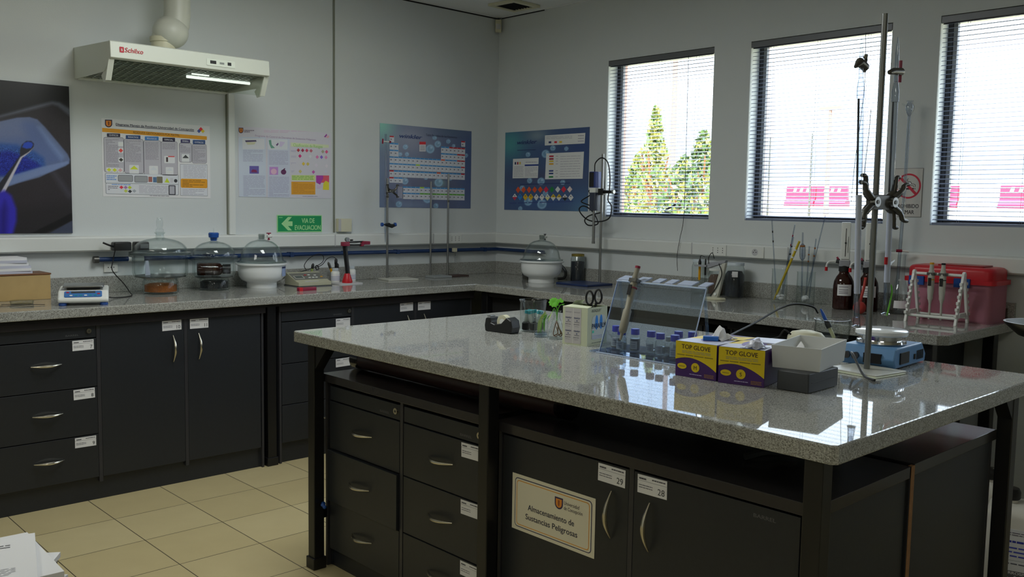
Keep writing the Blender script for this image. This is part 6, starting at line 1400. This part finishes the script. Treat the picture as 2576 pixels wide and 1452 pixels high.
# burette stand
v = thing('burette_stand', 'tall burette stand with a double butterfly clamp on the island', 'stand', (-1.80, -3.655, H), -8)
MB().box(-.085, .075, -.085, .085, 0, .008, 'enamel').box(-.095, .06, -.092, .05, -.0, .003, 'carton').build('base', v, bevel=.0015)
MB().cyl((0, 0, .008), (0, 0, 1.062), .0092, mat('rod_grey', (132, 134, 132), .35, .85), 16).build('rod', v)
def big_clamp(v):
    T = shift(-.005, -.014, .512)
    MB().rbox(-.05, .06, -.010, .012, -.022, .022, .006, 'clamp', T=T, top=.004).build('clamp_body', v)
    for sx, x0_ in ((-1, -.045), (1, .045)):
        for sz in (-1, 1):
            P = [(x0_, 0, sz*.012), (x0_+sx*.024, -.002, sz*.030), (x0_+sx*.030, -.004, sz*.055), (x0_+sx*.034, -.004, sz*.074), (x0_+sx*.052, -.004, sz*.076)]
            MB().tube(bez(P, 5), [.0115]*5+[.009]*5+[.0075]*5+[.006]*5+[.005], 'clamp', 10, T=T).build('jaw', v)
            P = [(x0_+sx*.01, -.012, sz*.012), (x0_+sx*.045, -.016, sz*.034), (x0_+sx*.055, -.018, sz*.052), (x0_+sx*.080, -.018, sz*.056)]
            MB().tube(bez(P, 5), [.0095]*5+[.0075]*5+[.006]*5+[.005], 'clamp', 10, T=T).build('jaw', v)
    for x in (-.040, .050): MB().cyl((x, -.024, 0), (x, -.008, 0), .015, 'steel', 18, T=T).cyl((x, -.026, 0), (x, -.022, 0), .006, 'steel_dull', 12, T=T).build('adjusting_knob', v)
big_clamp(v)
def burette(label, x0_, x1_, zb, zt, zs, seed):
    """glass burette with a plastic stopcock; tube leans slightly from (x0,zb) to (x1,zt)"""
    v = thing('burette', label, 'burette', (x0_, -3.675, zb), group='burettes'); L = zt-zb; dx = x1_-x0_
    def P(z): return (dx*(z-zb)/L, 0, z-zb)
    MB().tube([P(zb+.03), P(zb+.04), P(zs-.06)], [.0045, .0085, .0085], 'glass_tube', 14).tube([P(zs-.06), P(zs-.03), P(zs)], [.011, .011, .006], 'glass_tube', 14).tube([P(zs), P(zt-.05), P(zt)], [.0065, .0055, .0015], 'glass_tube', 12).build('tube', v)
    MB().tube([P(zb+.10), P(zb+.115), P(zs-.33)], .0088, mat('scale_white', (186, 194, 214), .4), 14).build('scale_strip', v)
    MB().tube([Vector(P(zb+.31))+Vector((-.004, .004, 0)), Vector(P(zs-.06))+Vector((-.004, .004, 0))], .0032, 'dark_grey', 8).build('dark_stripe', v)
    MB().tube([P(zb), P(zb+.006), P(zb+.10)], [.012, .011, .0028], 'glass_tube', 12).lathe([(.013, 0), (.013, .004), (.004, .008)], 'chrome', 16).build('tip', v)
    return v, P
bv, P = burette('left burette of the tall island stand', -1.922, -1.978, 1.046, 1.868, 1.76, 1)
m = MB(); c = Vector(P(1.795)); m.tube([c+Vector((-.035, 0, -.012)), c+Vector((-.01, 0, .004)), c+Vector((.025, 0, -.006))], [.004, .013, .012], 'clamp', 10).tube([c+Vector((.02, 0, -.02)), c+Vector((.026, 0, .03))], .005, 'clamp', 8).ball(c+Vector((.014, -.004, .022)), .007, 'steel', 8); m.build('stopcock', bv)
bv, P = burette('right burette of the tall island stand, beside the rod', -1.738, -1.752, 1.070, 1.90, 1.77, 2)
m = MB(); c = Vector(P(1.80)); m.tube([c+Vector((-.045, 0, -.008)), c+Vector((-.02, 0, -.002)), c+Vector((.03, 0, .002))], [.007, .010, .012], 'clamp', 10).tube([c+Vector((.026, 0, -.03)), c+Vector((.026, 0, .034))], .005, 'maroon', 8).tube([c+Vector((.028, 0, .002)), c+Vector((.036, 0, .002))], .010, 'cream', 10); m.build('stopcock', bv)
m = MB(); c = Vector(P(1.225)); m.cyl(c+Vector((-.012, 0, 0)), c+Vector((-.012, 0, .022)), .005, 'red', 10).tube([c+Vector((.008, 0, -.004)), c+Vector((.05, 0, .012))], [.004, .001], 'glass', 8); m.build('side_tap', bv)
tag(MB().tube(bez([(-1.742, -3.69, 1.165), (-1.734, -3.69, 1.14), (-1.744, -3.69, 1.11), (-1.752, -3.69, 1.09), (-1.76, -3.69, 1.07)], 4), [.001]+[.0024]*15+[.001], 'leaf', 6).build('green_tape'), 'strip of green tape hanging on the right burette', 'tape')
tag(MB().tube(bez([(-1.87, -3.66, 1.68), (-1.874, -3.66, 1.62), (-1.885, -3.66, 1.54), (-1.892, -3.66, 1.46)], 5), .0009, 'dark_grey', 5).build('thread'), 'thin dark thread hanging between the burettes', 'thread')

v = beaker('beaker', 'empty beaker holding a pH probe, behind the white tray', -1.235, -3.245, .062, .076)
v = thing('ph_probe', 'pH probe with blue collar and pale shaft leaning in the empty beaker', 'probe', (-1.245, -3.262, H+.0075), group=None, rot=(R(-27), R(-6), 0))
MB().lathe([(.006, 0), (.007, .006), (.007, .042)], mat('probe_glass', (206, 206, 160), .2), 12).build('shaft', v); MB().lathe([(.010, .042), (.0105, .062), (.007, .074)], 'rubber', 12).build('grip', v)
MB().lathe([(.0065, .074), (.006, .098), (.003, .120)], 'blue', 12).build('strain_relief', v)
tag(MB().tube(bez([(-1.278, -3.209, 1.0), (-1.30, -3.198, 1.024), (-1.36, -3.158, 1.034), (-1.44, -3.139, 1.019), (-1.60, -3.14, .980), (-1.75, -3.156, .958), (-1.90, -3.193, .945), (-2.00, -3.23, .93), (-2.04, -3.27, .908)], 8), .0036, 'rubber', 8).build('probe_cable'), 'black probe cable arching from the beaker down behind the glove boxes', 'cable')
v = thing('electrode_holder', 'cream oval device with a dark button behind the white tray', 'device', (-1.44, -3.255, H), -74)
MB().lathe([(.058, 0), (.066, .012), (.064, .03), (.05, .046), (.02, .053), (0, .054)], 'cream', 32, T=Matrix.Diagonal((1.05, .62, 1.0, 1))).build('shell', v)
MB().box(-.0, .014, -.042, -.034, .022, .036, 'black').cyl((-.025, -.04, .026), (-.025, -.048, .026), .005, 'steel', 10).build('buttons', v)
MB().tube(bez([(-.05, -.02, .035), (-.075, -.02, .05), (-.10, 0, .02), (-.14, .02, .004)], 5), .003, 'black', 6).build('lead', v)
tag(MB().tube(bez([(-1.76, -3.60, .925), (-1.80, -3.605, .950), (-1.845, -3.63, .955), (-1.88, -3.665, .930), (-1.91, -3.70, .906), (-1.95, -3.75, .9045)], 6), .0036, 'dark_grey', 8).build('power_cable'), 'dark grey cable trailing off beside the white tray', 'cable')
# ------------------------------------------------------------------ pile of papers at the lower left on a stool
v = thing('paper_stool', 'dark four-legged stool carrying the pile of papers at lower left', 'stool', (-3.97, -2.80, 0), 0)
MB().rbox(-.2, .2, -.2, .2, .36, .40, .03, 'laminate').build('seat', v)
for x in (-.16, .16):
    for y in (-.16, .16): MB().cyl((x, y, 0), (x, y, .362), .014, 'steel_black', 10).build('leg', v)
q = random.Random(11); z = .4005
PL = (-3.990, -2.775)
for k in range(14):
    th = .0125 if k % 3 else .020; a = q.uniform(-22, 22)+(-24 if k > 10 else -34)
    col_ = 'black' if k in (6, 9) else ['paper', 'paper', 'sleeve', 'paper', 'paper_grey'][k % 5] if k < 12 else 'paper'
    b = MB(); b.box(-.105, .105, -.1485, .1485, 0, th-.0006, col_)
    ox = q.uniform(-.02, .02); oy = q.uniform(-.02, .02)
    if k >= 12:
        bd = Board(.21, .297, None); bd.text('', 0, 0, .01, 'paper')
    v = thing('paper_bundle', '', 'papers', (PL[0]+ox, PL[1]+oy, z), a, group='papers in the pile at the lower left')
    b.build('sheets', v, bevel=.0006)
    names = ['lowest', 'second', 'third', 'fourth', 'fifth', 'sixth', 'seventh', 'eighth', 'ninth', 'tenth', 'eleventh', 'twelfth', 'thirteenth', 'topmost']
    v['label'] = ('black folder' if col_ == 'black' else 'grey paper bundle' if col_ == 'paper_grey' else 'sleeved paper bundle' if col_ == 'sleeve' else 'white paper bundle')+', '+names[k]+(' from below' if 0 < k < 13 else '')+' in the pile at lower left'
    if k in (12, 13):
        bd = Board(.21, .297, None)
        if k == 13:
            for (x, y, t_, h_, w_) in ((.03, .20, 'INFORME DE PROCESOS', .005, .07), (.03, .188, 'QUIMICOS', .004, .035)): pass
            bd.lines(.03, .24, .16, .20, 3, (90, 90, 96), 1, .35, 3).lines(.03, .17, .12, .12, 3, (70, 70, 76), 1, .5, 4).lines(.03, .09, .17, .04, 7, (150, 150, 156), 1, .3, 5)
        else: bd.lines(.03, .27, .18, .06, 12, (120, 120, 126), 1, .25, 6)
        bd.build('print', v, loc=(-.105, -.1485, th-.0006), rot=(R(-90), 0, 0))
    z += th
bpy.context.view_layer.update()
